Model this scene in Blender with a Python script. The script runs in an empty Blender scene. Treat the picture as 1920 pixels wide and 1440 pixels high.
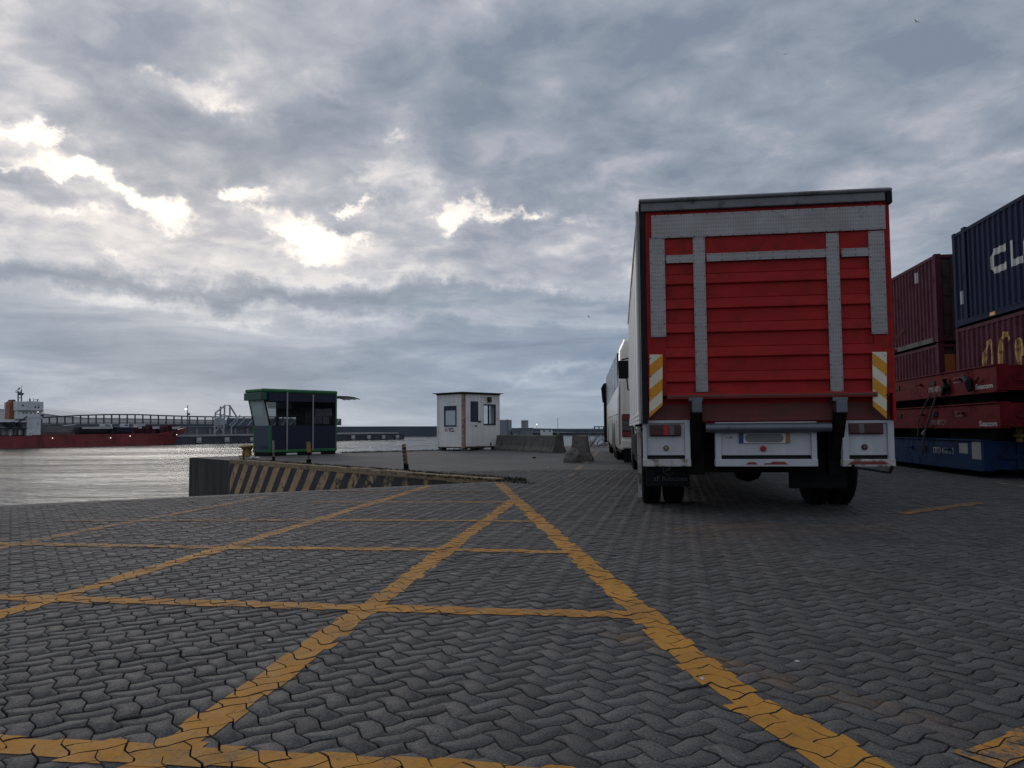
import bpy, bmesh, math, random
import numpy as np
from mathutils import Vector, Matrix, Euler
from mathutils import noise as mnoise
random.seed(7); rng = np.random.default_rng(7)
S = bpy.context.scene
COL = S.collection
R = math.radians

# ------------------------------------------------------------------ camera
H = 0.92; F = 1440.0
PITCH = math.atan(83.5 / F); ROLL = 0.008
fwd = Vector((0, math.cos(PITCH), math.sin(PITCH)))
r0 = Vector((1, 0, 0)); u0 = Vector((0, -math.sin(PITCH), math.cos(PITCH)))
rc = r0 * math.cos(ROLL) - u0 * math.sin(ROLL)
uc = u0 * math.cos(ROLL) + r0 * math.sin(ROLL)
cam_d = bpy.data.cameras.new("camera"); cam = bpy.data.objects.new("camera", cam_d); COL.objects.link(cam)
M = Matrix((rc, uc, -fwd)).transposed().to_4x4(); M.translation = Vector((0, 0, H))
cam.matrix_world = M
cam_d.sensor_width = 36; cam_d.lens = 36 * F / 1920; cam_d.clip_start = 0.05; cam_d.clip_end = 20000
S.camera = cam
CAM = Vector((0, 0, H))
def ray(u, v): return fwd + rc * ((u - 960) / F) + uc * ((720 - v) / F)
def G(u, v, z=0.0):
    d = ray(u, v); t = (z - H) / d.z; return CAM + d * t
def D(u, v, y):
    d = ray(u, v); return CAM + d * (y / d.y)

# ------------------------------------------------------------------ colour management
S.view_settings.view_transform = 'Standard'; S.view_settings.look = 'None'
S.view_settings.exposure = 0.0; S.view_settings.gamma = 1.0
S.cycles.max_bounces = 6; S.cycles.transparent_max_bounces = 8
S.cycles.sample_clamp_indirect = 3.0

# ------------------------------------------------------------------ node helper
class NT:
    def __init__(s, nt): s.t = nt; s.n = nt.nodes; s.l = nt.links
    def new(s, typ, **kw):
        n = s.n.new(typ)
        for k, v in kw.items(): setattr(n, k, v)
        return n
    def put(s, sock, v):
        if v is None: return
        if isinstance(v, bpy.types.NodeSocket): s.l.new(v, sock)
        else:
            try: sock.default_value = v
            except Exception: sock.default_value = tuple(v) + (1.0,)
    def m(s, op, a, b=None, c=None, clamp=False):
        n = s.new('ShaderNodeMath', operation=op); n.use_clamp = clamp
        for i, x in enumerate((a, b, c)): s.put(n.inputs[i], x) if x is not None else None
        return n.outputs[0]
    def vm(s, op, a, b=None):
        n = s.new('ShaderNodeVectorMath', operation=op)
        s.put(n.inputs[0], a)
        if b is not None: s.put(n.inputs[1], b)
        return n.outputs['Value'] if op in ('DOT_PRODUCT', 'LENGTH') else n.outputs[0]
    def mapr(s, x, a, b, c, d, smooth=False):
        n = s.new('ShaderNodeMapRange'); n.clamp = True
        if smooth: n.interpolation_type = 'SMOOTHSTEP'
        s.put(n.inputs[0], x)
        for i, v in enumerate((a, b, c, d)): n.inputs[i + 1].default_value = v
        return n.outputs[0]
    def noise(s, vec, scale, detail=5, rough=0.55, dist=0.0):
        n = s.new('ShaderNodeTexNoise'); s.put(n.inputs['Vector'], vec)
        n.inputs['Scale'].default_value = scale; n.inputs['Detail'].default_value = detail
        n.inputs['Roughness'].default_value = rough; n.inputs['Distortion'].default_value = dist
        return n.outputs[0], n.outputs[1]
    def mix(s, f, a, b, blend='MIX'):
        n = s.new('ShaderNodeMix', data_type='RGBA', blend_type=blend)
        s.put(n.inputs[0], f); s.put(n.inputs[6], a); s.put(n.inputs[7], b); return n.outputs[2]
    def mapping(s, vec, sc=(1, 1, 1), rot=(0, 0, 0), loc=(0, 0, 0)):
        n = s.new('ShaderNodeMapping'); s.put(n.inputs[0], vec)
        n.inputs['Scale'].default_value = sc; n.inputs['Rotation'].default_value = rot; n.inputs['Location'].default_value = loc
        return n.outputs[0]

# ------------------------------------------------------------------ world: overcast sky, clouds by direction
SUN_AZ = R(-24); SUN_EL = R(17)
W = bpy.data.worlds.new("World"); S.world = W; W.use_nodes = True
w = NT(W.node_tree); w.n.clear()
def build_world():
    tc = w.new('ShaderNodeTexCoord').outputs['Generated']
    dirv = w.vm('NORMALIZE', tc)
    na = w.noise(dirv, 4.0, 6, 0.6)[1]; nb = w.noise(dirv, 15.0, 6, 0.65)[1]
    off = w.vm('ADD', w.vm('MULTIPLY', w.vm('SUBTRACT', na, (.5, .5, .5)), (.14, .14, .08)),
               w.vm('MULTIPLY', w.vm('SUBTRACT', nb, (.5, .5, .5)), (.13, .13, .08)))
    dw = w.vm('ADD', dirv, off)
    sx = w.new('ShaderNodeSeparateXYZ'); w.l.new(dirv, sx.inputs[0])
    x, y, z = sx.outputs
    zz = w.m('ADD', w.m('MAXIMUM', z, 0.0), 0.20)
    cx = w.new('ShaderNodeCombineXYZ'); w.l.new(w.m('DIVIDE', x, zz), cx.inputs[0]); w.l.new(w.m('DIVIDE', y, zz), cx.inputs[1])
    P = w.mapping(cx.outputs[0], sc=(1.0, 1.0, 1), rot=(0, 0, R(20)), loc=(3.1, 1.7, 0))
    n1 = w.noise(P, 2.9, 4, 0.5, 0.3)[0]; n2 = w.noise(P, 7.0, 9, 0.60, 0.3)[0]
    t = w.m('ADD', w.m('MULTIPLY', n1, 0.60), w.m('MULTIPLY', n2, 0.40))
    az = w.m('ARCTAN2', x, y)
    c2 = w.new('ShaderNodeCombineXYZ'); w.l.new(w.m('MULTIPLY', az, 3.0), c2.inputs[0]); w.l.new(w.m('MULTIPLY', z, 17.0), c2.inputs[1])
    n3 = w.noise(c2.outputs[0], 1.25, 8, 0.60, 0.35)[0]
    ww = w.mapr(z, 0.14, 0.24, 0, 1, True)
    tt = w.m('ADD', w.m('MULTIPLY', t, ww), w.m('MULTIPLY', w.mapr(n3, 0, 1, 0.14, 0.86), w.m('SUBTRACT', 1.0, ww)))
    tt = w.mapr(tt, 0.36, 0.65, 0.0, 1.0)
    def blobs(lst, front):
        acc = None
        for (u, v, su, sv, a) in lst:
            d = ray(u, v).normalized()
            rr = Vector((0, 0, 1)); right = d.cross(rr).normalized(); up = right.cross(d).normalized()
            A = w.vm('DOT_PRODUCT', dw, tuple(right * (F / su))); B = w.vm('DOT_PRODUCT', dw, tuple(up * (F / sv)))
            s2 = w.m('MULTIPLY_ADD', B, B, w.m('MULTIPLY', A, A))
            e = w.m('POWER', 0.5, s2)
            acc = w.m('MULTIPLY', e, a) if acc is None else w.m('MULTIPLY_ADD', e, a, acc)
        return w.m('MULTIPLY', acc, front)
    front = w.mapr(y, 0.0, 0.15, 0, 1)
    tone = blobs([
        (20, 60, 80, 190, .34), (480, 60, 110, 50, .26), (850, 40, 160, 60, .18), (230, 70, 120, 60, -.26),
        (620, 430, 640, 100, .19), (60, 330, 200, 90, .10), (420, 480, 380, 30, .20), (300, 255, 150, 45, -.22), (700, 270, 240, 60, -.22), (350, 165, 130, 22, .30),
        (1500, 150, 480, 260, -.27), (1300, 60, 200, 80, -.12), (950, 200, 150, 90, -.18), (1800, 330, 250, 120, .06), (1500, 250, 90, 50, .14), (1050, 330, 120, 60, -.15),
        (200, 540, 380, 14, -.40), (800, 555, 420, 12, -.28), (500, 588, 420, 10, .22), (1050, 702, 90, 7, .25), (600, 515, 300, 10, .26),
        (250, 690, 520, 40, -.26), (1000, 640, 260, 35, -.22), (1150, 470, 90, 90, .22), (1750, 620, 120, 60, .1)], front)
    gap = blobs([
        (30, 258, 60, 14, .9), (100, 272, 36, 14, .9), (110, 318, 36, 14, 1), (160, 335, 40, 13, 1), (210, 355, 30, 10, .7), (325, 400, 40, 22, 1.25), (265, 358, 40, 10, .85), (488, 355, 34, 15, 1.1), (515, 388, 36, 10, .8),
        (570, 425, 40, 18, 1.1), (640, 435, 60, 22, 1.25), (600, 465, 60, 9, .7), (690, 376, 34, 8, 1), (895, 402, 60, 24, 1.35), (855, 435, 24, 22, 1.05), (85, 396, 34, 7, .8), (390, 170, 60, 14, .58), (250, 130, 60, 12, .46),
        (180, 415, 28, 11, .75), (750, 290, 40, 18, .52), (20, 322, 40, 8, .75), (1160, 475, 20, 24, .55), (625, 182, 40, 8, .5), (1070, 418, 38, 9, .5), (180, 490, 40, 8, .5), (680, 512, 24, 6, .65), (690, 355, 30, 10, .45), (1000, 410, 40, 8, .45)], front)
    gn = w.noise(w.mapping(dirv, sc=(1, 1, 1.9)), 13.0, 9, 0.64)[0]
    lev = w.m('ADD', w.m('MULTIPLY', tt, 0.90), w.m('ADD', w.m('MULTIPLY_ADD', w.m('MULTIPLY', w.m('MINIMUM', gap, 1.0), gn), .85, tone), 0.04), clamp=True)
    cr = w.new('ShaderNodeValToRGB'); w.l.new(lev, cr.inputs[0])
    e = cr.color_ramp.elements
    e[0].position = 0.0; e[0].color = (.212, .260, .335, 1)
    e[1].position = 1.0; e[1].color = (.76, .735, .735, 1)
    k = cr.color_ramp.elements.new(.36); k.color = (.315, .354, .425, 1)
    k = cr.color_ramp.elements.new(.66); k.color = (.460, .478, .535, 1)
    gg = w.mapr(w.m('ADD', w.m('MULTIPLY', w.m('MINIMUM', gap, 1.15), .46), w.m('ADD', w.m('MULTIPLY', gn, .85), w.m('MULTIPLY', n2, .45))), 0.84, 1.22, 0, 1, True)
    sky = w.mix(gg, cr.outputs[0], (1.28, 1.16, 1.02, 1))
    # pale band along the horizon, duller sky behind the camera
    lt = w.mapr(z, 0.05, 0.24, 1, 0, True)
    sky = w.mix(lt, sky, w.vm('MULTIPLY', sky, (.88, .99, 1.07)))
    hz = w.mapr(z, 0.0, 0.045, 0.45, 0.0)
    sky = w.mix(hz, sky, (.36, .415, .475, 1))
    sky10 = w.vm('MULTIPLY', sky, (10.0, 10.0, 10.0))
    ns = w.new('ShaderNodeTexSky', sky_type='NISHITA'); ns.sun_disc = False
    ns.sun_elevation = SUN_EL; ns.sun_rotation = SUN_AZ; ns.air_density = 1.0; ns.dust_density = 2.0
    fin = w.mix(0.02, sky10, ns.outputs[0])
    bg = w.new('ShaderNodeBackground'); w.l.new(fin, bg.inputs[0]); bg.inputs[1].default_value = 0.1
    out = w.new('ShaderNodeOutputWorld'); w.l.new(bg.outputs[0], out.inputs[0])
build_world()
W.cycles.sampling_method = 'MANUAL'; W.cycles.sample_map_resolution = 512
sl = bpy.data.lights.new("sun", 'SUN'); sl.energy = 0.5; sl.angle = R(25); sl.color = (1, .93, .84)
so = bpy.data.objects.new("sun", sl); COL.objects.link(so)
sd = Vector((math.sin(SUN_AZ) * math.cos(SUN_EL), math.cos(SUN_AZ) * math.cos(SUN_EL), math.sin(SUN_EL)))
so.rotation_euler = (-sd).to_track_quat('-Z', 'Y').to_euler(); so.location = sd * 50

# ------------------------------------------------------------------ materials
def mat(name, col, rough=.65, var=.14, scale=3.0, bump=0.0, bscale=80, metal=0.0, spec=.4, dirt=None, dscale=1.5, dthr=.55, damt=.7, streak=0.0, stscale=(9, 9, .5), coat=0.0, emit=None):
    m = bpy.data.materials.new(name); m.use_nodes = True
    t = NT(m.node_tree); b = t.n['Principled BSDF']
    tc = t.new('ShaderNodeTexCoord').outputs['Object']
    c = tuple(col) + (1,)
    f = t.mapr(t.noise(tc, scale, 6, .6)[0], .25, .75, 1 - var, 1 + var)
    if streak:
        s = t.mapr(t.noise(t.mapping(tc, sc=stscale), 1.0, 5, .6)[0], .3, .7, 1 - streak, 1 + streak * .5)
        f = t.m('MULTIPLY', f, s)
    cc = t.vm('MULTIPLY', c[:3], None)
    n = cc.node; t.l.new(t.new('ShaderNodeCombineXYZ').outputs[0], n.inputs[1])
    cb = n.inputs[1].links[0].from_node
    for i in range(3): t.l.new(f, cb.inputs[i])
    if dirt:
        dn = t.mapr(t.noise(t.mapping(tc, loc=(3.3, 7.1, 1.2)), dscale, 8, .68)[0], dthr, dthr + .12, 0, damt)
        cc = t.mix(dn, cc, tuple(dirt) + (1,))
        t.l.new(t.m('ADD', t.m('MULTIPLY', dn, .3), rough, clamp=True), b.inputs['Roughness'])
    else:
        t.l.new(t.mapr(t.noise(tc, scale * 2.3, 4, .6)[0], .3, .7, max(rough - .08, .02), min(rough + .1, 1)), b.inputs['Roughness'])
    t.l.new(cc, b.inputs['Base Color'])
    b.inputs['Metallic'].default_value = metal
    b.inputs['Specular IOR Level'].default_value = spec
    if coat: b.inputs['Coat Weight'].default_value = coat; b.inputs['Coat Roughness'].default_value = .15
    if bump:
        bn = t.new('ShaderNodeBump'); bn.inputs['Strength'].default_value = bump; bn.inputs['Distance'].default_value = .01
        t.l.new(t.noise(tc, bscale, 5, .65)[0], bn.inputs['Height']); t.l.new(bn.outputs[0], b.inputs['Normal'])
    if emit:
        b.inputs['Emission Color'].default_value = tuple(col) + (1,); b.inputs['Emission Strength'].default_value = emit
    return m
def glass(name, tint, clear, tr_col=(.80, .86, .86)):
    m = bpy.data.materials.new(name); m.use_nodes = True
    t = NT(m.node_tree); b = t.n['Principled BSDF']; o = t.n['Material Output']
    tc = t.new('ShaderNodeTexCoord').outputs['Object']
    b.inputs['Base Color'].default_value = tuple(tint) + (1,)
    t.l.new(t.mapr(t.noise(tc, 3, 4)[0], .3, .7, .03, .12), b.inputs['Roughness'])
    b.inputs['Specular IOR Level'].default_value = .6
    tr = t.new('ShaderNodeBsdfTransparent'); tr.inputs[0].default_value = tuple(tr_col) + (1,)
    mx = t.new('ShaderNodeMixShader'); mx.inputs[0].default_value = clear
    t.l.new(b.outputs[0], mx.inputs[1]); t.l.new(tr.outputs[0], mx.inputs[2]); t.l.new(mx.outputs[0], o.inputs[0])
    return m

MT = {}
def mk(): 
    q = MT
    q['white_paint'] = mat('white_paint', (.47, .49, .52), .45, .08, 2, dirt=(.10, .085, .06), dscale=5, dthr=.66, damt=.6, streak=.10)
    q['white_side'] = mat('white_side', (.62, .62, .61), .45, .06, 1.2, dirt=(.30, .28, .24), dscale=2, dthr=.58, damt=.4, streak=.14)
    q['rusty_white'] = mat('rusty_white', (.45, .45, .43), .55, .15, 6, dirt=(.13, .09, .05), dscale=11, dthr=.49, damt=.85)
    q['red_paint'] = mat('red_paint', (.325, .016, .015), .6, .12, 2.5, spec=.18, dirt=(.125, .026, .022), dscale=4.5, dthr=.53, damt=.5, streak=.20, stscale=(4, 4, 9))
    q['red_worn'] = mat('red_worn', (.14, .030, .026), .6, .2, 5, dirt=(.10, .055, .045), dscale=6, dthr=.5, damt=.8)
    q['steel_grey'] = mat('steel_grey', (.13, .145, .17), .42, .15, 5, metal=.6, dirt=(.05, .05, .05), dscale=6, dthr=.6)
    q['roof_grey'] = mat('roof_grey', (.17, .175, .18), .6, .2, 4, dirt=(.05, .05, .045), dscale=5, dthr=.52, damt=.8)
    q['black'] = mat('black_paint', (.009, .009, .010), .65, .3, 5, spec=.2)
    q['chassis'] = mat('chassis_grime', (.007, .0065, .006), .85, .3, 6, spec=.12)
    q['rubber'] = mat('rubber', (.008, .008, .0085), .8, .25, 8, bump=.3, spec=.15)
    q['amber'] = mat('amber_board', (.62, .27, .012), .5, .08, 4, dirt=(.3, .18, .06), dscale=9, dthr=.66, damt=.5)
    q['cream_board'] = mat('cream_board', (.68, .64, .50), .5, .08, 4, dirt=(.25, .22, .16), dscale=9, dthr=.66, damt=.5)
    q['lens_dark'] = mat('lens_dark_red', (.055, .008, .01), .25, .2, 6, spec=.5)
    q['lens_red'] = mat('lens_red', (.35, .012, .014), .25, .1, 6, spec=.5)
    q['lens_grey'] = mat('lens_grey', (.10, .10, .11), .25, .1, 6)
    q['plate'] = mat('plate_grey', (.16, .17, .16), .6, .03, 4)
    q['plate_white'] = mat('plate_white', (.55, .55, .53), .5, .05, 4)
    q['eu_blue'] = mat('plate_blue', (.02, .06, .2), .5, .05, 4)
    q['plate_tan'] = mat('plate_tan', (.30, .16, .06), .5, .1, 4)
    q['reflector_brown'] = mat('worn_reflector', (.20, .035, .03), .5, .25, 12)
    q['letter_grey'] = mat('faded_letter', (.10, .10, .10), .7, .2, 20)
    q['coach_cream'] = mat('coach_cream', (.74, .70, .62), .30, .05, 1, dirt=(.35, .31, .25), dscale=2, dthr=.62, damt=.4, coat=.4)
    q['coach_glass'] = mat('coach_glass', (.035, .050, .085), .22, .1, 1, spec=.12)
    q['navy_box'] = mat('navy_container', (.013, .021, .052), .75, .16, 1.2, spec=.08, dirt=(.020, .025, .042), dscale=3, dthr=.56, damt=.5, streak=.18, stscale=(3, 3, .4))
    q['burgundy'] = mat('burgundy_container', (.080, .020, .034), .75, .2, 1.2, spec=.10, dirt=(.040, .015, .018), dscale=2.5, dthr=.53, damt=.6, streak=.25, stscale=(3, 3, .4))
    q['brown_door'] = mat('brown_door', (.040, .018, .018), .6, .2, 2, dirt=(.02, .012, .01), dscale=4, dthr=.5)
    q['orange_panel'] = mat('orange_panel', (.32, .10, .02), .6, .2, 4)
    q['deck_red'] = mat('trailer_red', (.150, .012, .017), .7, .18, 2, spec=.10, dirt=(.05, .012, .012), dscale=4, dthr=.54, damt=.65, streak=.15)
    q['deck_blue'] = mat('trailer_blue', (.014, .040, .108), .7, .2, 2, spec=.10, dirt=(.014, .022, .04), dscale=4, dthr=.52, damt=.7, streak=.15)
    q['letter_white'] = mat('letter_white', (.42, .42, .41), .6, .15, 12, dirt=(.25, .2, .2), dscale=14, dthr=.58, damt=.6)
    q['letter_worn'] = mat('letter_worn', (.36, .28, .28), .7, .3, 14, dirt=(.15, .04, .04), dscale=12, dthr=.48, damt=.9)
    q['letter_yellow'] = mat('letter_yellow', (.34, .185, .035), .6, .2, 5, dirt=(.14, .05, .04), dscale=4, dthr=.58, damt=.7)
    q['placard'] = mat('placard_white', (.30, .31, .33), .6, .15, 6, dirt=(.25, .26, .28), dscale=8, dthr=.56)
    q['strap'] = mat('strap_grey', (.09, .085, .085), .8, .3, 10)
    q['booth_green'] = mat('booth_green', (.018, .135, .046), .45, .12, 3, dirt=(.012, .05, .02), dscale=4, dthr=.58, damt=.5)
    q['booth_green_dull'] = mat('booth_green_dull', (.035, .085, .06), .5, .15, 4)
    q['booth_navy'] = mat('booth_navy', (.009, .014, .036), .5, .12, 3)
    q['booth_steelblue'] = mat('booth_steelblue', (.022, .032, .070), .45, .12, 3)
    q['silver'] = mat('silver_strip', (.32, .32, .34), .45, .1, 4, metal=.3)
    q['booth_dark_glass'] = glass('tinted_glass', (.012, .013, .016), .80, (.92, .94, .95))
    q['pale_glass'] = glass('clouded_glass', (.46, .54, .54), .30)
    q['clear_glass'] = glass('clear_glass', (.22, .27, .29), .80, (.93, .96, .96))
    q['blind'] = mat('grey_green_blind', (.08, .10, .095), .7, .15, 6)
    q['interior'] = mat('dark_interior', (.035, .034, .036), .8, .2, 4)
    q['paper'] = mat('pinned_paper', (.17, .16, .18), .8, .15, 5)
    q['hut_white'] = mat('hut_white', (.76, .75, .73), .6, .08, 1.4, dirt=(.36, .32, .27), dscale=2.2, dthr=.57, damt=.4, streak=.12)
    q['hut_rust'] = mat('rust_post', (.36, .26, .19), .75, .25, 6, dirt=(.10, .05, .03), dscale=7, dthr=.5, damt=.8)
    q['rust_dark'] = mat('rust_dark', (.055, .035, .028), .85, .3, 6, dirt=(.12, .06, .035), dscale=8, dthr=.55)
    q['frame_blue'] = mat('window_frame_blue', (.016, .028, .060), .45, .12, 4)
    q['concrete_dark'] = mat('concrete_dark', (.125, .118, .106), .9, .22, 2.5, bump=.6, bscale=14, dirt=(.055, .052, .045), dscale=2.2, dthr=.5, damt=.7, streak=.25, stscale=(5, 5, .6))
    q['concrete_broken'] = mat('concrete_broken', (.155, .145, .135), .95, .3, 7, bump=1.0, bscale=26, dirt=(.05, .045, .04), dscale=5, dthr=.55)
    q['concrete_pale'] = mat('concrete_pale', (.30, .30, .30), .9, .15, .3, dirt=(.15, .15, .16), dscale=.3, dthr=.55, damt=.5)
    q['pier_concrete'] = mat('pier_concrete', (.135, .145, .16), .9, .2, .12, dirt=(.07, .078, .09), dscale=.15, dthr=.5, damt=.6, streak=.2, stscale=(.4, .4, .05))
    q['breakwater_hazy_slate'] = mat('breakwater_hazy_slate', (.088, .108, .138), .9, .12, .05, dirt=(.065, .08, .10), dscale=.08, dthr=.52, damt=.6)  # blue-grey of distant haze put into the base colour
    q['breakwater_top'] = mat('breakwater_pale', (.20, .215, .24), .9, .12, .05)
    q['far_pale'] = mat('far_pale_roof', (.85, .85, .84), .8, .05, .02)
    q['far_grey'] = mat('far_pale_wall', (.60, .60, .60), .8, .06, .03)
    q['rail_dark'] = mat('rail_dark', (.06, .075, .085), .7, .1, 1)
    q['gantry'] = mat('gantry_pale', (.34, .37, .40), .7, .12, .6)
    q['fender_white'] = mat('fender_white', (.45, .46, .47), .7, .2, 1.0, dirt=(.2, .2, .2), dscale=1.2, dthr=.55)
    q['ship_red'] = mat('ship_red', (.215, .036, .037), .6, .15, .3, dirt=(.07, .025, .025), dscale=.35, dthr=.52, damt=.6, streak=.2, stscale=(.5, .5, .1))
    q['ship_white'] = mat('ship_white', (.56, .58, .61), .6, .12, .4, dirt=(.22, .22, .23), dscale=.6, dthr=.56, damt=.6)
    q['ship_grey'] = mat('ship_grey', (.17, .18, .195), .7, .2, .4, dirt=(.06, .06, .065), dscale=.5, dthr=.5)
    q['funnel'] = mat('funnel_orange', (.23, .085, .04), .6, .15, .6, dirt=(.1, .05, .03), dscale=.8, dthr=.55)
    q['boat_grey'] = mat('boat_grey', (.19, .195, .20), .6, .2, .5)
    q['boat_black'] = mat('boat_black', (.022, .024, .032), .5, .2, .5)
    q['boat_blue'] = mat('boat_blue', (.025, .034, .060), .5, .2, .5)
    q['tank_grey'] = mat('tank_grey', (.21, .225, .25), .7, .06, .1)
    q['rusty_stripe'] = mat('post_rust_tan', (.26, .14, .07), .7, .3, 9, dirt=(.06, .035, .025), dscale=12, dthr=.5, damt=.9)
    q['post_orange'] = mat('post_orange', (.30, .145, .035), .6, .2, 6, dirt=(.12, .07, .03), dscale=8, dthr=.58)
    q['post_pale'] = mat('post_pale', (.24, .18, .17), .6, .2, 6)
    q['post_dark'] = mat('post_dark', (.05, .035, .03), .7, .3, 6)
    q['bollard_yellow'] = mat('bollard_yellow', (.30, .20, .05), .65, .25, 5, dirt=(.07, .045, .03), dscale=6, dthr=.5, damt=.8)
    q['litter_white'] = mat('litter_white', (.5, .5, .5), .7, .15, 9)
    q['bleached_wood'] = mat('bleached_wood', (.16, .155, .15), .9, .25, 3)
    q['moss'] = mat('moss_brown', (.042, .045, .020), .95, .4, 9, dirt=(.06, .045, .03), dscale=8, dthr=.5)
    q['bird'] = mat('gull_grey', (.05, .05, .055), .8, .2, 6)
    q['lamp_glow'] = mat('lamp_glow', (1.0, .95, .85), .4, .0, 3, emit=1.6)
    q['kerb_tan'] = mat('kerb_tan_paint', (.24, .18, .105), .85, .25, 5, bump=.4, bscale=30, dirt=(.10, .09, .075), dscale=3, dthr=.52, damt=.8)
mk()

# ------------------------------------------------------------------ mesh building
class MB:
    def __init__(s): s.v = []; s.f = []; s.mi = []; s.cur = 0; s.calls = []
    def add(s, vs, fs):
        s.calls.append((vs, fs)); o = len(s.v); s.v += [tuple(p) for p in vs]; s.f += [tuple(o + i for i in f) for f in fs]; s.mi += [s.cur] * len(fs); return s
    def box(s, x0, x1, y0, y1, z0, z1):
        vs = [(x0, y0, z0), (x1, y0, z0), (x1, y1, z0), (x0, y1, z0), (x0, y0, z1), (x1, y0, z1), (x1, y1, z1), (x0, y1, z1)]
        return s.add(vs, [(0, 3, 2, 1), (4, 5, 6, 7), (0, 1, 5, 4), (1, 2, 6, 5), (2, 3, 7, 6), (3, 0, 4, 7)])
    def bar(s, a, b, wx, wy=None):
        a = Vector(a); b = Vector(b); wy = wy or wx
        d = (b - a).normalized(); r = d.cross(Vector((0, 0, 1)))
        if r.length < 1e-4: r = Vector((1, 0, 0))
        r.normalize(); u = r.cross(d)
        q = [r * wx / 2 + u * wy / 2, -r * wx / 2 + u * wy / 2, -r * wx / 2 - u * wy / 2, r * wx / 2 - u * wy / 2]
        return s.add([a + k for k in q] + [b + k for k in q], [(3, 2, 1, 0), (4, 5, 6, 7), (0, 1, 5, 4), (1, 2, 6, 5), (2, 3, 7, 6), (3, 0, 4, 7)])
    def tube(s, pts, rad, n=10, cap=True):
        pts = [Vector(p) for p in pts]; rads = rad if isinstance(rad, (list, tuple)) else [rad] * len(pts)
        rings = []
        for i, p in enumerate(pts):
            d = (pts[min(i + 1, len(pts) - 1)] - pts[max(i - 1, 0)]).normalized()
            r = d.cross(Vector((0, 0, 1)))
            if r.length < 1e-3: r = Vector((1, 0, 0))
            r.normalize(); u = r.cross(d)
            rings.append([p + (r * math.cos(2 * math.pi * k / n) + u * math.sin(2 * math.pi * k / n)) * rads[i] for k in range(n)])
        vs = [q for rg in rings for q in rg]; fs = []
        for i in range(len(pts) - 1):
            for k in range(n): fs.append((i * n + k, i * n + (k + 1) % n, (i + 1) * n + (k + 1) % n, (i + 1) * n + k))
        if cap: fs += [tuple(range(n))[::-1], tuple((len(pts) - 1) * n + k for k in range(n))]
        return s.add(vs, fs)
    def prism(s, poly, ax, a, b):
        """poly in the two other axes (cyclic order kept), extruded along axis ax from a to b"""
        def P(p, c): return {'x': (c, p[0], p[1]), 'y': (p[0], c, p[1]), 'z': (p[0], p[1], c)}[ax]
        n = len(poly); vs = [P(p, a) for p in poly] + [P(p, b) for p in poly]
        fs = [tuple(range(n))[::-1], tuple(range(n, 2 * n))] + [(i, (i + 1) % n, n + (i + 1) % n, n + i) for i in range(n)]
        return s.add(vs, fs)
    def lathe(s, prof, c, axis='z', n=28):
        vs = []; fs = []; c = Vector(c)
        for (r, h) in prof:
            for k in range(n):
                a = 2 * math.pi * k / n; p = (r * math.cos(a), r * math.sin(a), h)
                if axis == 'x': p = (p[2], p[0], p[1])
                if axis == 'y': p = (p[0], p[2], p[1])
                vs.append(c + Vector(p))
        m = len(prof)
        for i in range(m - 1):
            for k in range(n): fs.append((i * n + k, i * n + (k + 1) % n, (i + 1) * n + (k + 1) % n, (i + 1) * n + k))
        fs += [tuple(range(n))[::-1], tuple((m - 1) * n + k for k in range(n))]
        return s.add(vs, fs)
    def sheet(s, prof, ax, a, b, thick=None):
        """open profile extruded"""
        def P(p, c): return {'x': (c, p[0], p[1]), 'y': (p[0], c, p[1]), 'z': (p[0], p[1], c)}[ax]
        n = len(prof); vs = [P(p, a) for p in prof] + [P(p, b) for p in prof]
        return s.add(vs, [(i, i + 1, n + i + 1, n + i) for i in range(n - 1)])
    def each(s, name, mats, parent=None, step=1, **kw):
        """every added piece (or run of step pieces) becomes an object of its own"""
        out = []
        for i in range(0, len(s.calls), step):
            q = MB()
            for vs, fs in s.calls[i:i + step]: q.add(vs, fs)
            out.append(q.build(name, mats, parent, **kw))
        return out
    def build(s, name, mats, parent=None, bevel=0, smooth=False, fix=True):
        me = bpy.data.meshes.new(name); me.from_pydata(s.v, [], s.f)
        mats = mats if isinstance(mats, (list, tuple)) else [mats]
        for m in mats: me.materials.append(MT[m] if isinstance(m, str) else m)
        me.polygons.foreach_set('material_index', s.mi)
        if fix:
            bm = bmesh.new(); bm.from_mesh(me); bmesh.ops.recalc_face_normals(bm, faces=bm.faces); bm.to_mesh(me); bm.free()
        o = bpy.data.objects.new(name, me); COL.objects.link(o)
        if parent: o.parent = parent
        if bevel:
            b = o.modifiers.new('b', 'BEVEL'); b.width = bevel; b.segments = 2; b.limit_method = 'ANGLE'; b.angle_limit = R(40); b.harden_normals = False
        if smooth:
            for p in me.polygons: p.use_smooth = True
            try:
                me.set_sharp_from_angle(angle=R(38))
            except Exception: pass
        return o
def tag(o, label=None, cat=None, group=None, kind=None):
    if label: o['label'] = label
    if cat: o['category'] = cat
    if group: o['group'] = group
    if kind: o['kind'] = kind
    return o
def thing(name, label, cat, loc=(0, 0, 0), rz=0.0, group=None):
    o = bpy.data.objects.new(name, None); COL.objects.link(o); o.location = loc; o.rotation_euler = (0, 0, rz); o.empty_display_size = .2
    return tag(o, label, cat, group)
def kids(o): return [c for c in bpy.data.objects if c.parent == o]
def copy_tree(o, parent=None):
    c = o.copy(); COL.objects.link(c)
    if parent: c.parent = parent
    for k in kids(o):
        copy_tree(k, c)
    return c
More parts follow.
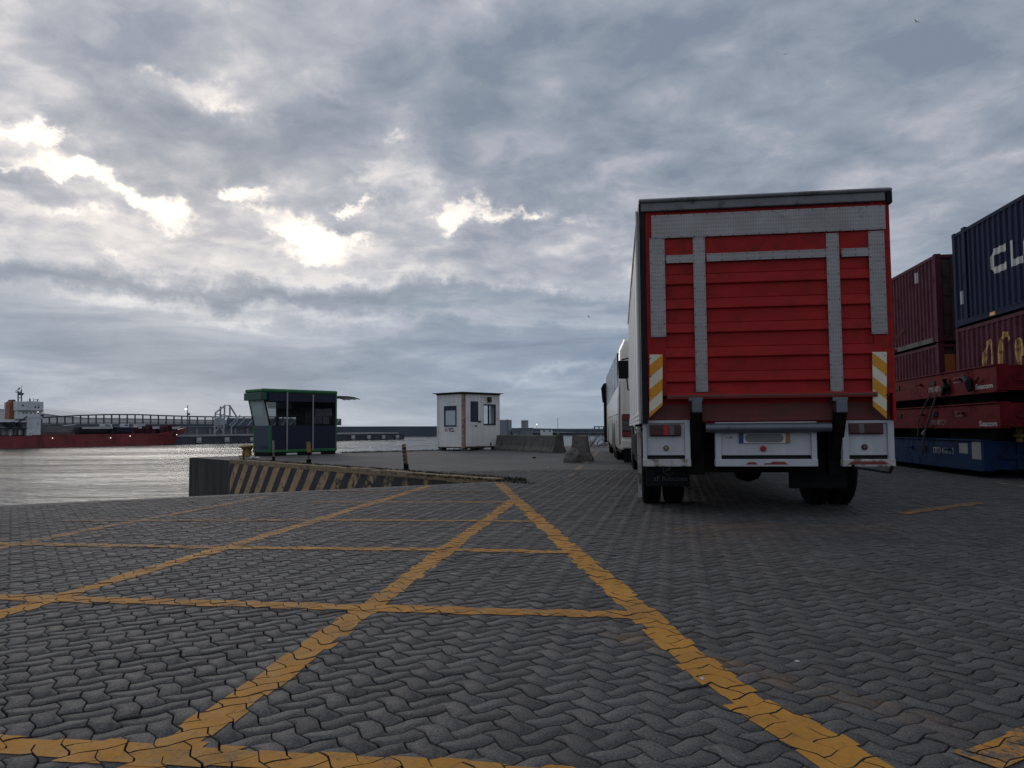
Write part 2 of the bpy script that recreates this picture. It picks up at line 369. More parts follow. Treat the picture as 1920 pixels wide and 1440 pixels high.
def text(s, size, m, parent, mw, name='lettering', ext=.002, bold=0.0, sx=1.0, shear=0, align='LEFT', sp=1.0):
    cu = bpy.data.curves.new(name, 'FONT'); cu.body = s; cu.size = size; cu.extrude = ext; cu.offset = bold; cu.shear = shear; cu.align_x = align; cu.space_character = sp
    cu.resolution_u = 4
    tmp = bpy.data.objects.new('tmp', cu); COL.objects.link(tmp)
    dg = bpy.context.evaluated_depsgraph_get(); dg.update()
    me = bpy.data.meshes.new_from_object(tmp.evaluated_get(dg)); bpy.data.objects.remove(tmp)
    me.transform(mw @ Matrix.Diagonal((sx, 1, 1, 1)))
    me.materials.clear(); me.materials.append(MT[m])
    o = bpy.data.objects.new(name, me); COL.objects.link(o); o.parent = parent
    return o
class Frame:
    """local axes of a thing standing at o, turned by rz about z"""
    def __init__(s, o, rz): s.o = Vector((o[0], o[1], 0)); s.rz = rz; s.c = math.cos(rz); s.s = math.sin(rz)
    def loc(s, p): d = Vector(p) - s.o; return Vector((d.x * s.c + d.y * s.s, -d.x * s.s + d.y * s.c, d.z))
    def vec(s, d): return Vector((d.x * s.c + d.y * s.s, -d.x * s.s + d.y * s.c, d.z))
    def py(s, u, v, y=0.0):
        c = s.loc(CAM); d = s.vec(ray(u, v)); t = (y - c.y) / d.y; q = c + d * t; return q.x, q.z
    def px(s, u, v, x=0.0):
        c = s.loc(CAM); d = s.vec(ray(u, v)); t = (x - c.x) / d.x; q = c + d * t; return q.y, q.z
    def rect(s, u0, v0, u1, v1, y=0.0):
        a = s.py(u0, v0, y); b = s.py(u1, v0, y); c = s.py(u1, v1, y); e = s.py(u0, v1, y)
        return (a[0] + e[0]) / 2, (b[0] + c[0]) / 2, (c[1] + e[1]) / 2, (a[1] + b[1]) / 2     # x0,x1,z0,z1
    def rectx(s, u0, v0, u1, v1, x=0.0):
        a = s.px(u0, v0, x); b = s.px(u1, v0, x); c = s.px(u1, v1, x); e = s.px(u0, v1, x)
        return (a[0] + e[0]) / 2, (b[0] + c[0]) / 2, (c[1] + e[1]) / 2, (a[1] + b[1]) / 2
def clip_half(poly, n, c):
    """keep the side n.p <= c of a 2D polygon"""
    out = []; m = len(poly)
    for i in range(m):
        a = poly[i]; b = poly[(i + 1) % m]
        da = a[0] * n[0] + a[1] * n[1] - c; db = b[0] * n[0] + b[1] * n[1] - c
        if da <= 0: out.append(a)
        if (da < 0 < db) or (db < 0 < da):
            k = da / (da - db); out.append((a[0] + (b[0] - a[0]) * k, a[1] + (b[1] - a[1]) * k))
    return out
def area2(p): return sum(p[i][0] * p[(i + 1) % len(p)][1] - p[(i + 1) % len(p)][0] * p[i][1] for i in range(len(p))) / 2
exec_sections = []
# ------------------------------------------------------------------ ground levels
WATER_Z = -3.0
APEX = G(958, 903.5); C0 = G(355, 857.5); E1 = G(820, 843.5)
edge_dir = (E1 - C0).normalized(); EFAR = C0 + edge_dir * 95
cd = (G(4, 950) - APEX).normalized(); CREST = APEX + cd * 46
wall_dir = (C0 - APEX); WALL_L = wall_dir.length; wall_dir.normalize()
def in_level(p):      # on the quay side of the crest line (foreground)
    n = Vector((-cd.y, cd.x, 0))
    if (p - APEX).dot(n) * (Vector((2, 0, 0)) - APEX).dot(n) >= 0: return True
    wn = Vector((-wall_dir.y, wall_dir.x, 0))
    return (p - APEX).dot(wn) * (E1 - APEX).dot(wn) > 0
def ground_mat(name, base, dots):
    m = bpy.data.materials.new(name); m.use_nodes = True; t = NT(m.node_tree); b = t.n['Principled BSDF']
    tc = t.new('ShaderNodeTexCoord').outputs['Object']
    f = t.mapr(t.noise(tc, .35, 6, .6)[0], .3, .7, .80, 1.18)
    g = t.mapr(t.noise(tc, 7.0, 4, .6)[0], .3, .7, .88, 1.12)
    h = t.mapr(t.noise(t.mapping(tc, rot=(0, 0, R(12)), sc=(2.2, 8, 1)), 1.0, 4, .6)[0], .3, .7, 1 - dots, 1 + dots)
    f = t.m('MULTIPLY', t.m('MULTIPLY', f, g), h)
    st = t.mapr(t.noise(t.mapping(tc, loc=(9, 4, 0)), .22, 7, .65)[0], .5, .66, 0, .45)
    cb = t.new('ShaderNodeCombineXYZ')
    for i in range(3): t.l.new(f, cb.inputs[i])
    c = t.vm('MULTIPLY', base, cb.outputs[0]); c = t.mix(st, c, (base[0] * .62, base[1] * .58, base[2] * .54, 1))
    t.l.new(c, b.inputs['Base Color']); b.inputs['Roughness'].default_value = .82; b.inputs['Specular IOR Level'].default_value = .3
    bn = t.new('ShaderNodeBump'); bn.inputs['Strength'].default_value = .5; bn.inputs['Distance'].default_value = .01
    t.l.new(t.noise(tc, 30, 5, .7)[0], bn.inputs['Height']); t.l.new(bn.outputs[0], b.inputs['Normal'])
    return m
MT['quay_ground'] = ground_mat('quay_ground', (.100, .097, .094), .24)
MT['ramp'] = ground_mat('ramp_paving', (.10, .097, .095), .2)
MT['bedding'] = mat('joint_bedding', (.018, .018, .019), .95, .3, 12, spec=.1)
PAVE_Y = 17.0
level = [APEX, C0, EFAR, Vector((EFAR.x, -30, 0)), Vector((CREST.x, -30, 0)), CREST]
lv2 = [(p.x, p.y) for p in level]
def slab(name, poly, z, m):
    b = MB(); b.add([(x, y, z) for x, y in poly], [tuple(range(len(poly)))]); o = b.build(name, m); tag(o, kind='structure')
    if o.data.polygons[0].normal.z < 0: o.data.flip_normals()
    return o
slab('quay_ground', clip_half(lv2, (0, -1), -(PAVE_Y - .15)), -.003, 'quay_ground')
slab('ground', clip_half(lv2, (0, 1), PAVE_Y), -.016, 'bedding')
# ramp falling to the water beside the hazard-striped wall
b = MB(); e0 = APEX - cd * 0.05; RL = 30
p1 = APEX; p2 = CREST; dn = wall_dir
rows = [(0, -.004), (.25, -.02), (.7, -.10), (RL, -.10 - (RL - .7) * .135)]
vs = []
for (q, z) in rows:
    vs += [(p1 + dn * q) + Vector((0, 0, z)), (p2 + dn * q) + Vector((0, 0, z))]
b.add(vs, [(2 * i, 2 * i + 1, 2 * i + 3, 2 * i + 2) for i in range(len(rows) - 1)])
o = b.build('ramp', 'ramp'); tag(o, kind='structure')
if o.data.polygons[-1].normal.z < 0: o.data.flip_normals()
# crest lip so the pavers end against concrete
b = MB()
nn = Vector((-cd.y, cd.x, 0)); nn = nn if nn.dot(wall_dir) > 0 else -nn
q = [APEX, CREST, CREST + nn * .25, APEX + nn * .25]
b.add([v + Vector((0, 0, -.004)) for v in q], [(0, 1, 2, 3)]); o = b.build('ramp_edge', 'ramp'); tag(o, kind='structure')
if o.data.polygons[0].normal.z < 0: o.data.flip_normals()

# ------------------------------------------------------------------ water
def water_mat():
    m = bpy.data.materials.new('harbour_water'); m.use_nodes = True; t = NT(m.node_tree); b = t.n['Principled BSDF']
    tc = t.new('ShaderNodeTexCoord').outputs['Object']
    b.inputs['Base Color'].default_value = (.045, .058, .062, 1); b.inputs['IOR'].default_value = 1.333
    patch = t.noise(t.mapping(tc, sc=(.012, .05, 1), rot=(0, 0, R(-8))), 1.0, 5, .6, .6)[0]
    t.l.new(t.mapr(patch, .4, .6, .09, .20), b.inputs['Roughness']); t.l.new(t.mapr(patch, .40, .60, .10, .34), b.inputs['Specular IOR Level'])
    h0 = t.noise(t.mapping(tc, sc=(.05, .17, 1), rot=(0, 0, R(-6))), 1.0, 4, .6, .5)[0]
    h1 = t.noise(t.mapping(tc, sc=(.14, .34, 1), rot=(0, 0, R(10))), 1.0, 4, .6, .4)[0]
    h2 = t.noise(t.mapping(tc, sc=(.7, 1.5, 1), rot=(0, 0, R(-12))), 1.0, 5, .62, .5)[0]
    hh = t.m('ADD', t.m('MULTIPLY', h0, 4.0), t.m('ADD', t.m('MULTIPLY', h1, 3.4), t.m('MULTIPLY', h2, t.mapr(patch, .4, .62, .5, 1.1))))
    bn = t.new('ShaderNodeBump'); bn.inputs['Strength'].default_value = 1.0; bn.inputs['Distance'].default_value = .55
    t.l.new(hh, bn.inputs['Height']); t.l.new(bn.outputs[0], b.inputs['Normal'])
    return m
MT['water'] = water_mat()
b = MB(); b.add([(-4000, -300, WATER_Z), (4000, -300, WATER_Z), (4000, 9000, WATER_Z), (-4000, 9000, WATER_Z)], [(0, 1, 2, 3)])
tag(b.build('water', 'water', fix=False), kind='structure')

# ------------------------------------------------------------------ zigzag pavers in herringbone
def paver_mat(name, wear=None):
    m = bpy.data.materials.new(name); m.use_nodes = True; t = NT(m.node_tree); b = t.n['Principled BSDF']
    tc = t.new('ShaderNodeTexCoord').outputs['Object']
    at = t.new('ShaderNodeAttribute'); at.attribute_name = 'tone'
    tone = t.m('MULTIPLY_ADD', at.outputs['Fac'], .44, .78)
    big = t.mapr(t.noise(tc, .55, 6, .6)[0], .3, .7, .84, 1.16)
    sp = t.mapr(t.noise(tc, 130, 3, .75)[0], .36, .66, .50, 1.55)
    fine = t.mapr(t.noise(tc, 24, 4, .6)[0], .3, .7, .92, 1.07)
    fleck = t.mapr(t.noise(tc, 170, 2, .8)[0], .60, .72, 1.0, 2.1)
    f = t.m('MULTIPLY', t.m('MULTIPLY', t.m('MULTIPLY', tone, big), fleck), t.m('MULTIPLY', sp, fine))
    cb = t.new('ShaderNodeCombineXYZ')
    for i in range(3): t.l.new(f, cb.inputs[i])
    grey = t.vm('MULTIPLY', (.088, .084, .083), cb.outputs[0])
    oil = t.mapr(t.noise(t.mapping(tc, loc=(5, 2, 0)), .5, 7, .68)[0], .54, .68, 0, .55)
    grey = t.mix(oil, grey, (.052, .050, .047, 1))
    # almost vanished older markings
    sp_ = t.new('ShaderNodeSeparateXYZ'); t.l.new(tc, sp_.inputs[0]); ox, oy, _ = sp_.outputs
    for p_, q_, hw_, am_ in (((1090, 1172), (1900, 1395), .07, .34), ((1225, 996), (1480, 980), .16, .34), ((1240, 1010), (1700, 985), .3, .16)):
        A_ = G(*p_); B_ = G(*q_); d_ = (B_ - A_).normalized(); L_ = (B_ - A_).length
        al = t.m('ADD', t.m('MULTIPLY', t.m('SUBTRACT', ox, A_.x), d_.x), t.m('MULTIPLY', t.m('SUBTRACT', oy, A_.y), d_.y))
        ac = t.m('ABSOLUTE', t.m('ADD', t.m('MULTIPLY', t.m('SUBTRACT', ox, A_.x), -d_.y), t.m('MULTIPLY', t.m('SUBTRACT', oy, A_.y), d_.x)))
        mk1 = t.m('MULTIPLY', t.mapr(ac, hw_ * .7, hw_ * 1.2, 1, 0), t.m('MULTIPLY', t.mapr(al, 0, .3, 0, 1), t.mapr(al, L_ - .3, L_, 1, 0)))
        mk1 = t.m('MULTIPLY', mk1, t.mapr(t.noise(tc, 6.0, 7, .72)[0], .40, .62, 0, am_))
        grey = t.mix(mk1, grey, (.28, .155, .055, 1))
    b.inputs['Specular IOR Level'].default_value = .28
    rough = t.mapr(t.noise(tc, 9, 4, .6)[0], .3, .7, .70, .90)
    if wear is not None:
        pf = t.m('MULTIPLY', t.mapr(t.noise(tc, 60, 4, .7)[0], .3, .7, .86, 1.1), t.mapr(t.noise(tc, 1.3, 5, .6)[0], .3, .7, .82, 1.12))
        pc = t.new('ShaderNodeCombineXYZ')
        for i in range(3): t.l.new(pf, pc.inputs[i])
        pt = t.vm('MULTIPLY', (.48, .225, .032), pc.outputs[0])
        wn = t.m('ADD', t.m('MULTIPLY', t.noise(tc, 13, 7, .72)[0], .6), t.m('MULTIPLY', t.noise(tc, 90, 4, .7)[0], .4))
        wa = t.new('ShaderNodeAttribute'); wa.attribute_name = 'wear'
        k = t.m('ADD', wn, t.m('MULTIPLY', wa.outputs['Fac'], .5))
        wf = t.mapr(k, .535, .665, 0, 1)
        scuff = t.mapr(t.noise(t.mapping(tc, loc=(1, 6, 0)), 2.1, 8, .72)[0], .50, .68, 0, .55)
        pt = t.mix(scuff, pt, (.16, .092, .035, 1))
        col = t.mix(wf, pt, grey)
    else: col = grey
    t.l.new(col, b.inputs['Base Color']); t.l.new(rough, b.inputs['Roughness'])
    bn = t.new('ShaderNodeBump'); bn.inputs['Strength'].default_value = .55; bn.inputs['Distance'].default_value = .004
    hb = t.m('ADD', t.noise(tc, 150, 4, .7)[0], t.m('MULTIPLY', t.noise(tc, 30, 3, .6)[0], .25))
    t.l.new(hb, bn.inputs['Height']); t.l.new(bn.outputs[0], b.inputs['Normal'])
    return m
MT['paver'] = paver_mat('paver_concrete'); MT['line_paint'] = paver_mat('yellow_line_paint', 1)
PW = 0.076; PA = R(33)       # paver width; turn of the herringbone
AMP = 0.0088
def warp(a):
    x = a[..., 0]; y = a[..., 1]; k = math.pi / PW
    tri = lambda q: np.arcsin(np.sin(q) * .992) / 1.444
    return np.stack([x + AMP * tri(y * k + .6), y + AMP * tri(x * k + .6)], -1)
def loop(L, Wd, g):
    """18-point outline of an L x Wd brick shrunk by g"""
    x0, x1, y0, y1 = g, L - g, g, Wd - g
    pts = [(x0 + (x1 - x0) * i / 6, y0) for i in range(6)] + [(x1, y0 + (y1 - y0) * i / 3) for i in range(3)] + \
          [(x1 - (x1 - x0) * i / 6, y1) for i in range(6)] + [(x0, y1 - (y1 - y0) * i / 3) for i in range(3)]
    return np.array(pts)
ca, sa = math.cos(PA), math.sin(PA)
def to_world(a): return np.stack([a[..., 0] * ca - a[..., 1] * sa, a[..., 0] * sa + a[..., 1] * ca], -1)
def in_view(cx, cy):
    return (cy > 1.15) & (cy < PAVE_Y) & (np.abs(cx) < .72 * cy + 1.6)
N = int(26 / PW)
ii, jj = np.meshgrid(np.arange(-N, N), np.arange(-N, N), indexing='ij'); cl = (ii - jj) % 4
bricks = []
for kind_ in (0, 2):
    mk_ = cl == kind_
    bx = ii[mk_] * PW; by = jj[mk_] * PW
    if kind_ == 2: by = by - PW
    cw = to_world(np.stack([bx + (PW if kind_ == 0 else PW / 2), by + (PW / 2 if kind_ == 0 else PW)], -1))
    keep = in_view(cw[:, 0], cw[:, 1])
    for x, y, c in zip(bx[keep], by[keep], cw[keep]): bricks.append((x, y, kind_, c[0], c[1]))
bricks = [q for q in bricks if in_level(Vector((q[3], q[4], 0)))]
nb = len(bricks)
lo = {0: [loop(2 * PW, PW, .0017), loop(2 * PW, PW, .0034)], 2: [loop(PW, 2 * PW, .0028), loop(PW, 2 * PW, .0085)]}
# vertical bricks reuse a turned outline so that both long sides get six segments
def loop_v(g):
    a = loop(2 * PW, PW, g); return np.stack([PW - a[:, 1], a[:, 0]], -1)
lo[2] = [loop_v(.0017), loop_v(.0034)]
base = np.array([(q[0], q[1]) for q in bricks]); kd = np.array([q[2] for q in bricks]); ctr = np.array([(q[3], q[4]) for q in bricks])
jit = rng.normal(0, .0009, (nb, 2))
outer = np.where((kd == 0)[:, None, None], lo[0][0][None], lo[2][0][None]) + base[:, None]
inner = np.where((kd == 0)[:, None, None], lo[0][1][None], lo[2][1][None]) + base[:, None]
Wo = to_world(warp(outer) + jit[:, None]); Wi = to_world(warp(inner) + jit[:, None])
# gentle settlement of the paving plus a little tilt and height per stone
sett = np.array([mnoise.noise(Vector((c[0] * .45, c[1] * .45, 3.0))) * .010 for c in ctr])
dz = rng.normal(0, .0011, nb) + np.clip(sett, -.012, .006); tilt = rng.normal(0, .007, (nb, 2))
def zs(Wp): return dz[:, None] + ((Wp - ctr[:, None]) * tilt[:, None]).sum(-1)
K = 18
vo = np.concatenate([Wo, (zs(Wo) - .0055)[..., None]], -1); vi = np.concatenate([Wi, zs(Wi)[..., None]], -1)
verts = np.concatenate([vo, vi], 1).reshape(-1, 3)
off = (np.arange(nb) * 2 * K)[:, None]
ks = np.arange(K); kn = (ks + 1) % K
quads = np.stack([ks, kn, K + kn, K + ks], -1)
qa = (off[:, :, None] + quads[None]).reshape(nb, -1)
top = off + K + ks[None]
loops = np.concatenate([qa, top], 1).reshape(-1)
sizes = np.tile(np.array([4] * K + [K]), nb); starts = np.concatenate([[0], np.cumsum(sizes)[:-1]])
me = bpy.data.meshes.new('pavement'); me.vertices.add(len(verts)); me.vertices.foreach_set('co', verts.astype(np.float32).ravel())
me.loops.add(len(loops)); me.loops.foreach_set('vertex_index', loops.astype(np.int32))
me.polygons.add(len(sizes)); me.polygons.foreach_set('loop_start', starts.astype(np.int32)); me.polygons.foreach_set('loop_total', sizes.astype(np.int32))
tones = rng.uniform(0, 1, nb)
at = me.attributes.new('tone', 'FLOAT', 'FACE'); tv = np.full((nb, K + 1), -0.7); tv[:, K] = tones; at.data.foreach_set('value', tv.ravel().astype(np.float32))      # chamfers toned darker to strengthen the joint lines
me.update(calc_edges=True); me.materials.append(MT['paver'])
po = bpy.data.objects.new('pavement', me); COL.objects.link(po); tag(po, kind='structure')

# ------------------------------------------------------------------ yellow lines: paint lying on the stones they cross
def line_quad(p, q, wd, ext=0):
    p = Vector(p); q = Vector(q); d = (q - p).normalized(); n = Vector((-d.y, d.x, 0)) * wd / 2
    p = p - d * ext; q = q + d * ext
    return [(v.x, v.y) for v in (p + n, p - n, q - n, q + n)]
PAINTS = [0]
def paint(quads_w, name):
    PAINTS[0] += 1; lift = .0010 + .0004 * PAINTS[0]
    V = []; Fc = []; tn = []; wr = []
    for si, (quad, wear) in enumerate(quads_w):
        if area2(quad) < 0: quad = quad[::-1]
        hs = []
        for i in range(4):
            a = quad[i]; c = quad[(i + 1) % 4]; n = (c[1] - a[1], -(c[0] - a[0])); l = math.hypot(*n); n = (n[0] / l, n[1] / l)
            hs.append((n, n[0] * a[0] + n[1] * a[1]))
        near = np.ones(nb, bool)
        for n, c in hs: near &= (ctr[:, 0] * n[0] + ctr[:, 1] * n[1]) < c + .17
        for bi in np.nonzero(near)[0]:
            poly = [tuple(p) for p in (Wi[bi] + (Wo[bi] - Wi[bi]) * .55)]
            # ragged edge: each stone takes the paint a little differently
            for n, c in hs:
                poly = clip_half(poly, n, c + random.uniform(-.016, .018))
                if len(poly) < 3: break
            if len(poly) < 3 or abs(area2(poly)) < 2e-5: continue
            o_ = len(V)
            for (x, y) in poly:
                V.append((x, y, dz[bi] + (x - ctr[bi][0]) * tilt[bi][0] + (y - ctr[bi][1]) * tilt[bi][1] + lift + .00012 * (si + 1)))
            Fc.append(tuple(range(o_, len(V)))); tn.append(tones[bi]); wr.append(wear + random.uniform(-.06, .06))
    me = bpy.data.meshes.new(name); me.from_pydata(V, [], Fc)
    a = me.attributes.new('tone', 'FLOAT', 'FACE'); a.data.foreach_set('value', tn)
    a = me.attributes.new('wear', 'FLOAT', 'FACE'); a.data.foreach_set('value', wr)
    me.materials.append(MT['line_paint'])
    o = bpy.data.objects.new(name, me); COL.objects.link(o); tag(o, kind='structure')
    for p in me.polygons:
        if p.normal.z < 0: me.flip_normals(); break
def seg(pts, wd, wear):
    pts = [G(*p) for p in pts]; return [(line_quad(pts[i], pts[i + 1], wd, .02), wear if not isinstance(wear, (list, tuple)) else wear[i]) for i in range(len(pts) - 1)]
diag = seg([(935, 905), (970, 938), (1075, 1035), (1200, 1146), (1312, 1248), (1415, 1325)], .145, [.12, .02, -.05, -.10, -.12]) + seg([(1415, 1325), (1530, 1390), (1640, 1462)], .185, -.08)
paint(diag, 'yellow_line')
paint(seg([(962, 938), (695, 1137), (335, 1392), (90, 1562)], .135, [.06, -.02, 0]), 'yellow_line')
paint(seg([(818, 907), (430, 1025), (5, 1150), (-600, 1331)], .135, [.14, .04, .02]), 'yellow_line')
paint(seg([(500, 931), (215, 985), (-600, 1145)], .125, [.24, .2]), 'yellow_line')
paint(seg([(-900, 1318), (0, 1394), (300, 1411), (700, 1436), (1320, 1482)], .13, [-.02, .0, .03, .0]), 'yellow_line')
paint(seg([(-900, 1094), (0, 1120), (680, 1140), (1190, 1155)], .135, [.08, .03, .02]), 'yellow_line')
paint(seg([(-700, 1006), (400, 1027), (820, 1031), (1066, 1036)], .13, [.16, .10, .08]), 'yellow_line')
paint(seg([(120, 977), (640, 975), (1004, 977)], .12, [.24, .14]), 'yellow_line')
paint(seg([(590, 942), (962, 942)], .12, .15), 'yellow_line')
paint(seg([(600, 921.5), (930, 921.5)], .11, .26), 'yellow_line')
# worn remains of older markings
paint([(q, w_) for q, w_ in seg([(1690, 963), (1835, 944)], .16, .22)], 'worn_yellow_mark')
paint(seg([(1850, 1425), (1960, 1378)], .12, .14), 'worn_yellow_mark')
def far_line(pts, wd, m, name='worn_yellow_mark'):
    b = MB(); P = [G(*p) for p in pts]
    for i in range(len(P) - 1):
        qd = line_quad(P[i], P[i + 1], wd); b.add([(x, y, .0012) for x, y in qd], [(0, 1, 2, 3)])
    o = b.build(name, m); tag(o, kind='structure')
    for p in o.data.polygons:
        if p.normal.z < 0: o.data.flip_normals(); break
def worn_far():
    m = bpy.data.materials.new('worn_far_paint'); m.use_nodes = True; t = NT(m.node_tree); b = t.n['Principled BSDF']
    tc = t.new('ShaderNodeTexCoord').outputs['Object']
    f = t.mapr(t.noise(tc, 3.2, 7, .7)[0], .44, .58, 0, .8)
    t.l.new(t.mix(f, (.10, .098, .094, 1), (.36, .21, .085, 1)), b.inputs['Base Color']); b.inputs['Roughness'].default_value = .85
    return m
MT['worn_far'] = worn_far()
far_line([(1068, 892), (1092, 873)], .14, 'worn_far'); far_line([(1096, 869), (1122, 846)], .12, 'worn_far')
far_line([(1760, 893), (1850, 902), (1960, 917)], .10, 'worn_far')
paint(seg([(1068, 896), (1075, 887)], .12, .33), 'worn_yellow_mark')

# ------------------------------------------------------------------ quay wall with hazard stripes
def wall_mat():
    m = bpy.data.materials.new('striped_quay_wall'); m.use_nodes = True; t = NT(m.node_tree); b = t.n['Principled BSDF']
    tc = t.new('ShaderNodeTexCoord').outputs['Object']; s = t.new('ShaderNodeSeparateXYZ'); t.l.new(tc, s.inputs[0])
    x, y, z = s.outputs
    ph = t.m('FRACT', t.m('DIVIDE', t.m('SUBTRACT', x, t.m('MULTIPLY', z, STR_K)), STR_P))
    e = t.noise(tc, 9, 5, .6)[0]
    stripe = t.mapr(t.m('ADD', ph, t.m('MULTIPLY', t.m('SUBTRACT', e, .5), .10)), .49, .53, 0, 1)
    worn = t.mapr(t.m('ADD', t.noise(tc, 4.5, 8, .72)[0], t.mapr(x, 0, 9, .22, 0)), .54, .66, 0, 1)
    con = t.mix(t.mapr(t.noise(t.mapping(tc, sc=(3.2, 3.2, .3)), 1.0, 6, .65)[0], .38, .66, 0, 1), (.016, .016, .015, 1), (.062, .058, .052, 1))
    con = t.mix(t.mapr(t.noise(t.mapping(tc, sc=(5, 5, .35), loc=(3, 0, 0)), 1.0, 3, .5)[0], .66, .74, 0, .5), con, (.22, .21, .20, 1))
    pv = t.mapr(t.noise(tc, 3, 5, .6)[0], .3, .7, .75, 1.2); pc = t.new('ShaderNodeCombineXYZ')
    for i in range(3): t.l.new(pv, pc.inputs[i])
    pcol = t.mix(stripe, t.vm('MULTIPLY', (.40, .27, .145), pc.outputs[0]), t.vm('MULTIPLY', (.045, .045, .055), pc.outputs[0]))
    moss = t.mapr(t.m('ADD', t.m('MULTIPLY', t.noise(tc, 5, 6, .7)[0], .5), t.mapr(x, 0, 6, .36, 0)), .40, .52, 0, .9)
    c = t.mix(worn, pcol, con); c = t.mix(moss, c, (.035, .034, .022, 1))
    isp = t.m('MULTIPLY', t.mapr(x, STR_X1 - .01, STR_X1 + .01, 1, 0), 1.0)
    c = t.mix(isp, con, c)
    t.l.new(c, b.inputs['Base Color']); b.inputs['Roughness'].default_value = .9
    bn = t.new('ShaderNodeBump'); bn.inputs['Strength'].default_value = .5; bn.inputs['Distance'].default_value = .02
    t.l.new(t.noise(tc, 12, 6, .7)[0], bn.inputs['Height']); t.l.new(bn.outputs[0], b.inputs['Normal'])
    return m
WR = math.atan2(wall_dir.y, wall_dir.x); WF = Frame(APEX, WR)
STR_X1 = WF.py(431, 880)[0]
a = WF.py(449, 868); b_ = WF.py(433, 915)            # one stripe edge top and foot
STR_K = (a[0] - b_[0]) / (a[1] - b_[1]); STR_P = abs(WF.py(441, 872)[0] - WF.py(458, 874)[0])
MT['wall'] = wall_mat()
wt = thing('retaining_wall', 'dark concrete quay wall with worn yellow and black hazard stripes rising from the paving', 'wall', (APEX.x, APEX.y, 0), WR)
side = -1 if WF.loc(E1).y < 0 else 1           # quay side in local y
b = MB(); z0 = -4.6
b.prism([(0, -.02), (WALL_L, -.02), (WALL_L, z0), (0, z0)], 'y', 0, side * .45)
o = b.build('wall_face', 'wall', wt)
b = MB()                                        # painted coping along the top of the striped stretch
prof = []
n_ = 26
for i in range(n_):
    x0 = .4 + (STR_X1 - .4) * i / n_; x1 = .4 + (STR_X1 - .4) * (i + 1) / n_ - .006
    h0 = .035 + random.uniform(-.008, .012)
    b.box(x0, x1, -side * .012, side * (.20 + random.uniform(-.03, .04)), -.085 + random.uniform(-.012, .012), h0)
b.build('coping', 'kerb_tan', wt, bevel=.01)
b = MB(); b.box(STR_X1 + .0, STR_X1 + .06, -side * .02, 0, z0, -.021); b.build('corner_strip', 'concrete_dark', wt)
# far edge quay wall (behind booth and hut), seen from other places
er = math.atan2(edge_dir.y, edge_dir.x)
ft = tag(MB().prism([(0, -.02), (95, -.02), (95, z0), (0, z0)], 'y', 0, -.5).build('quay_wall', 'concrete_dark'), 'dark concrete quay edge wall behind the green kiosk and the white hut', 'wall')
ft.location = (C0.x, C0.y, 0); ft.rotation_euler = (0, 0, er)
# weeds and dirt along the coping
def tuft_strip(P, Q, n, spread, hmax, name, seed):
    rr = random.Random(seed); b = MB(); d = Q - P; nrm = Vector((-d.y, d.x, 0)).normalized()
    for i in range(n):
        c = P + d * (rr.random()) + nrm * rr.gauss(0, spread); 
        h = hmax * rr.uniform(.2, 1.0) ** 1.5
        for k in range(3):
            a = rr.uniform(0, 6.28); l = Vector((math.cos(a), math.sin(a), 0)) * h * rr.uniform(.3, 1.3); wv = Vector((-math.sin(a), math.cos(a), 0)) * h * .22
            b.add([c - wv, c + wv, c + l + Vector((0, 0, h))], [(0, 1, 2)])
    return tag(b.build(name, 'moss', fix=False), kind='stuff')
ns = Vector((-math.sin(WR), math.cos(WR), 0)) * side
tuft_strip(APEX + wall_dir * .0 + ns * .30, APEX + wall_dir * STR_X1 + ns * .32, 2600, .07, .075, 'weeds', 1)
tuft_strip(APEX - wall_dir * .6 - ns * .05, APEX + wall_dir * 3.2 - ns * .02 + Vector((0, 0, 0)), 500, .05, .05, 'weeds', 2)
tuft_strip(G(640, 849.5), G(866, 843.6), 900, .12, .07, 'weeds', 3)
# ------------------------------------------------------------------ lorry
TH = -math.atan(0.139)
def wheel_set(parent, x0, wd, yc, r, n='wheel', rim='steel_grey', out=-1):
    """tyre with tread shoulders and a dished rim, axle along x; out = side the rim faces"""
    b = MB(); c = (x0, yc, r)
    b.lathe([(r * .56, 0), (r * .93, .012), (r, wd * .14), (r, wd * .86), (r * .93, wd - .012), (r * .56, wd)], c, 'x', 40)
    for k in range(0, 40):
        a = 2 * math.pi * k / 40; ca_, sa_ = math.cos(a), math.sin(a)
        p = Vector((0, ca_ * (r + .004), sa_ * (r + .004)))
        b.bar(Vector(c) + p + Vector((wd * .16, 0, 0)), Vector(c) + p + Vector((wd * .40, 0, 0)), .028, .010)
        b.bar(Vector(c) + p + Vector((wd * .60, 0, 0)), Vector(c) + p + Vector((wd * .84, 0, 0)), .028, .010)
    t = b.build(n, 'rubber', parent, smooth=True)
    b = MB(); xo = -.003 if out < 0 else wd + .003; dpt = .07 if out < 0 else -.07
    b.lathe([(r * .57, xo), (r * .52, xo), (r * .46, xo + dpt), (r * .22, xo + dpt), (r * .20, xo + dpt * .3), (.02, xo + dpt * .3)], c, 'x', 28)
    b.build('rim', rim, t, smooth=True)
    return t
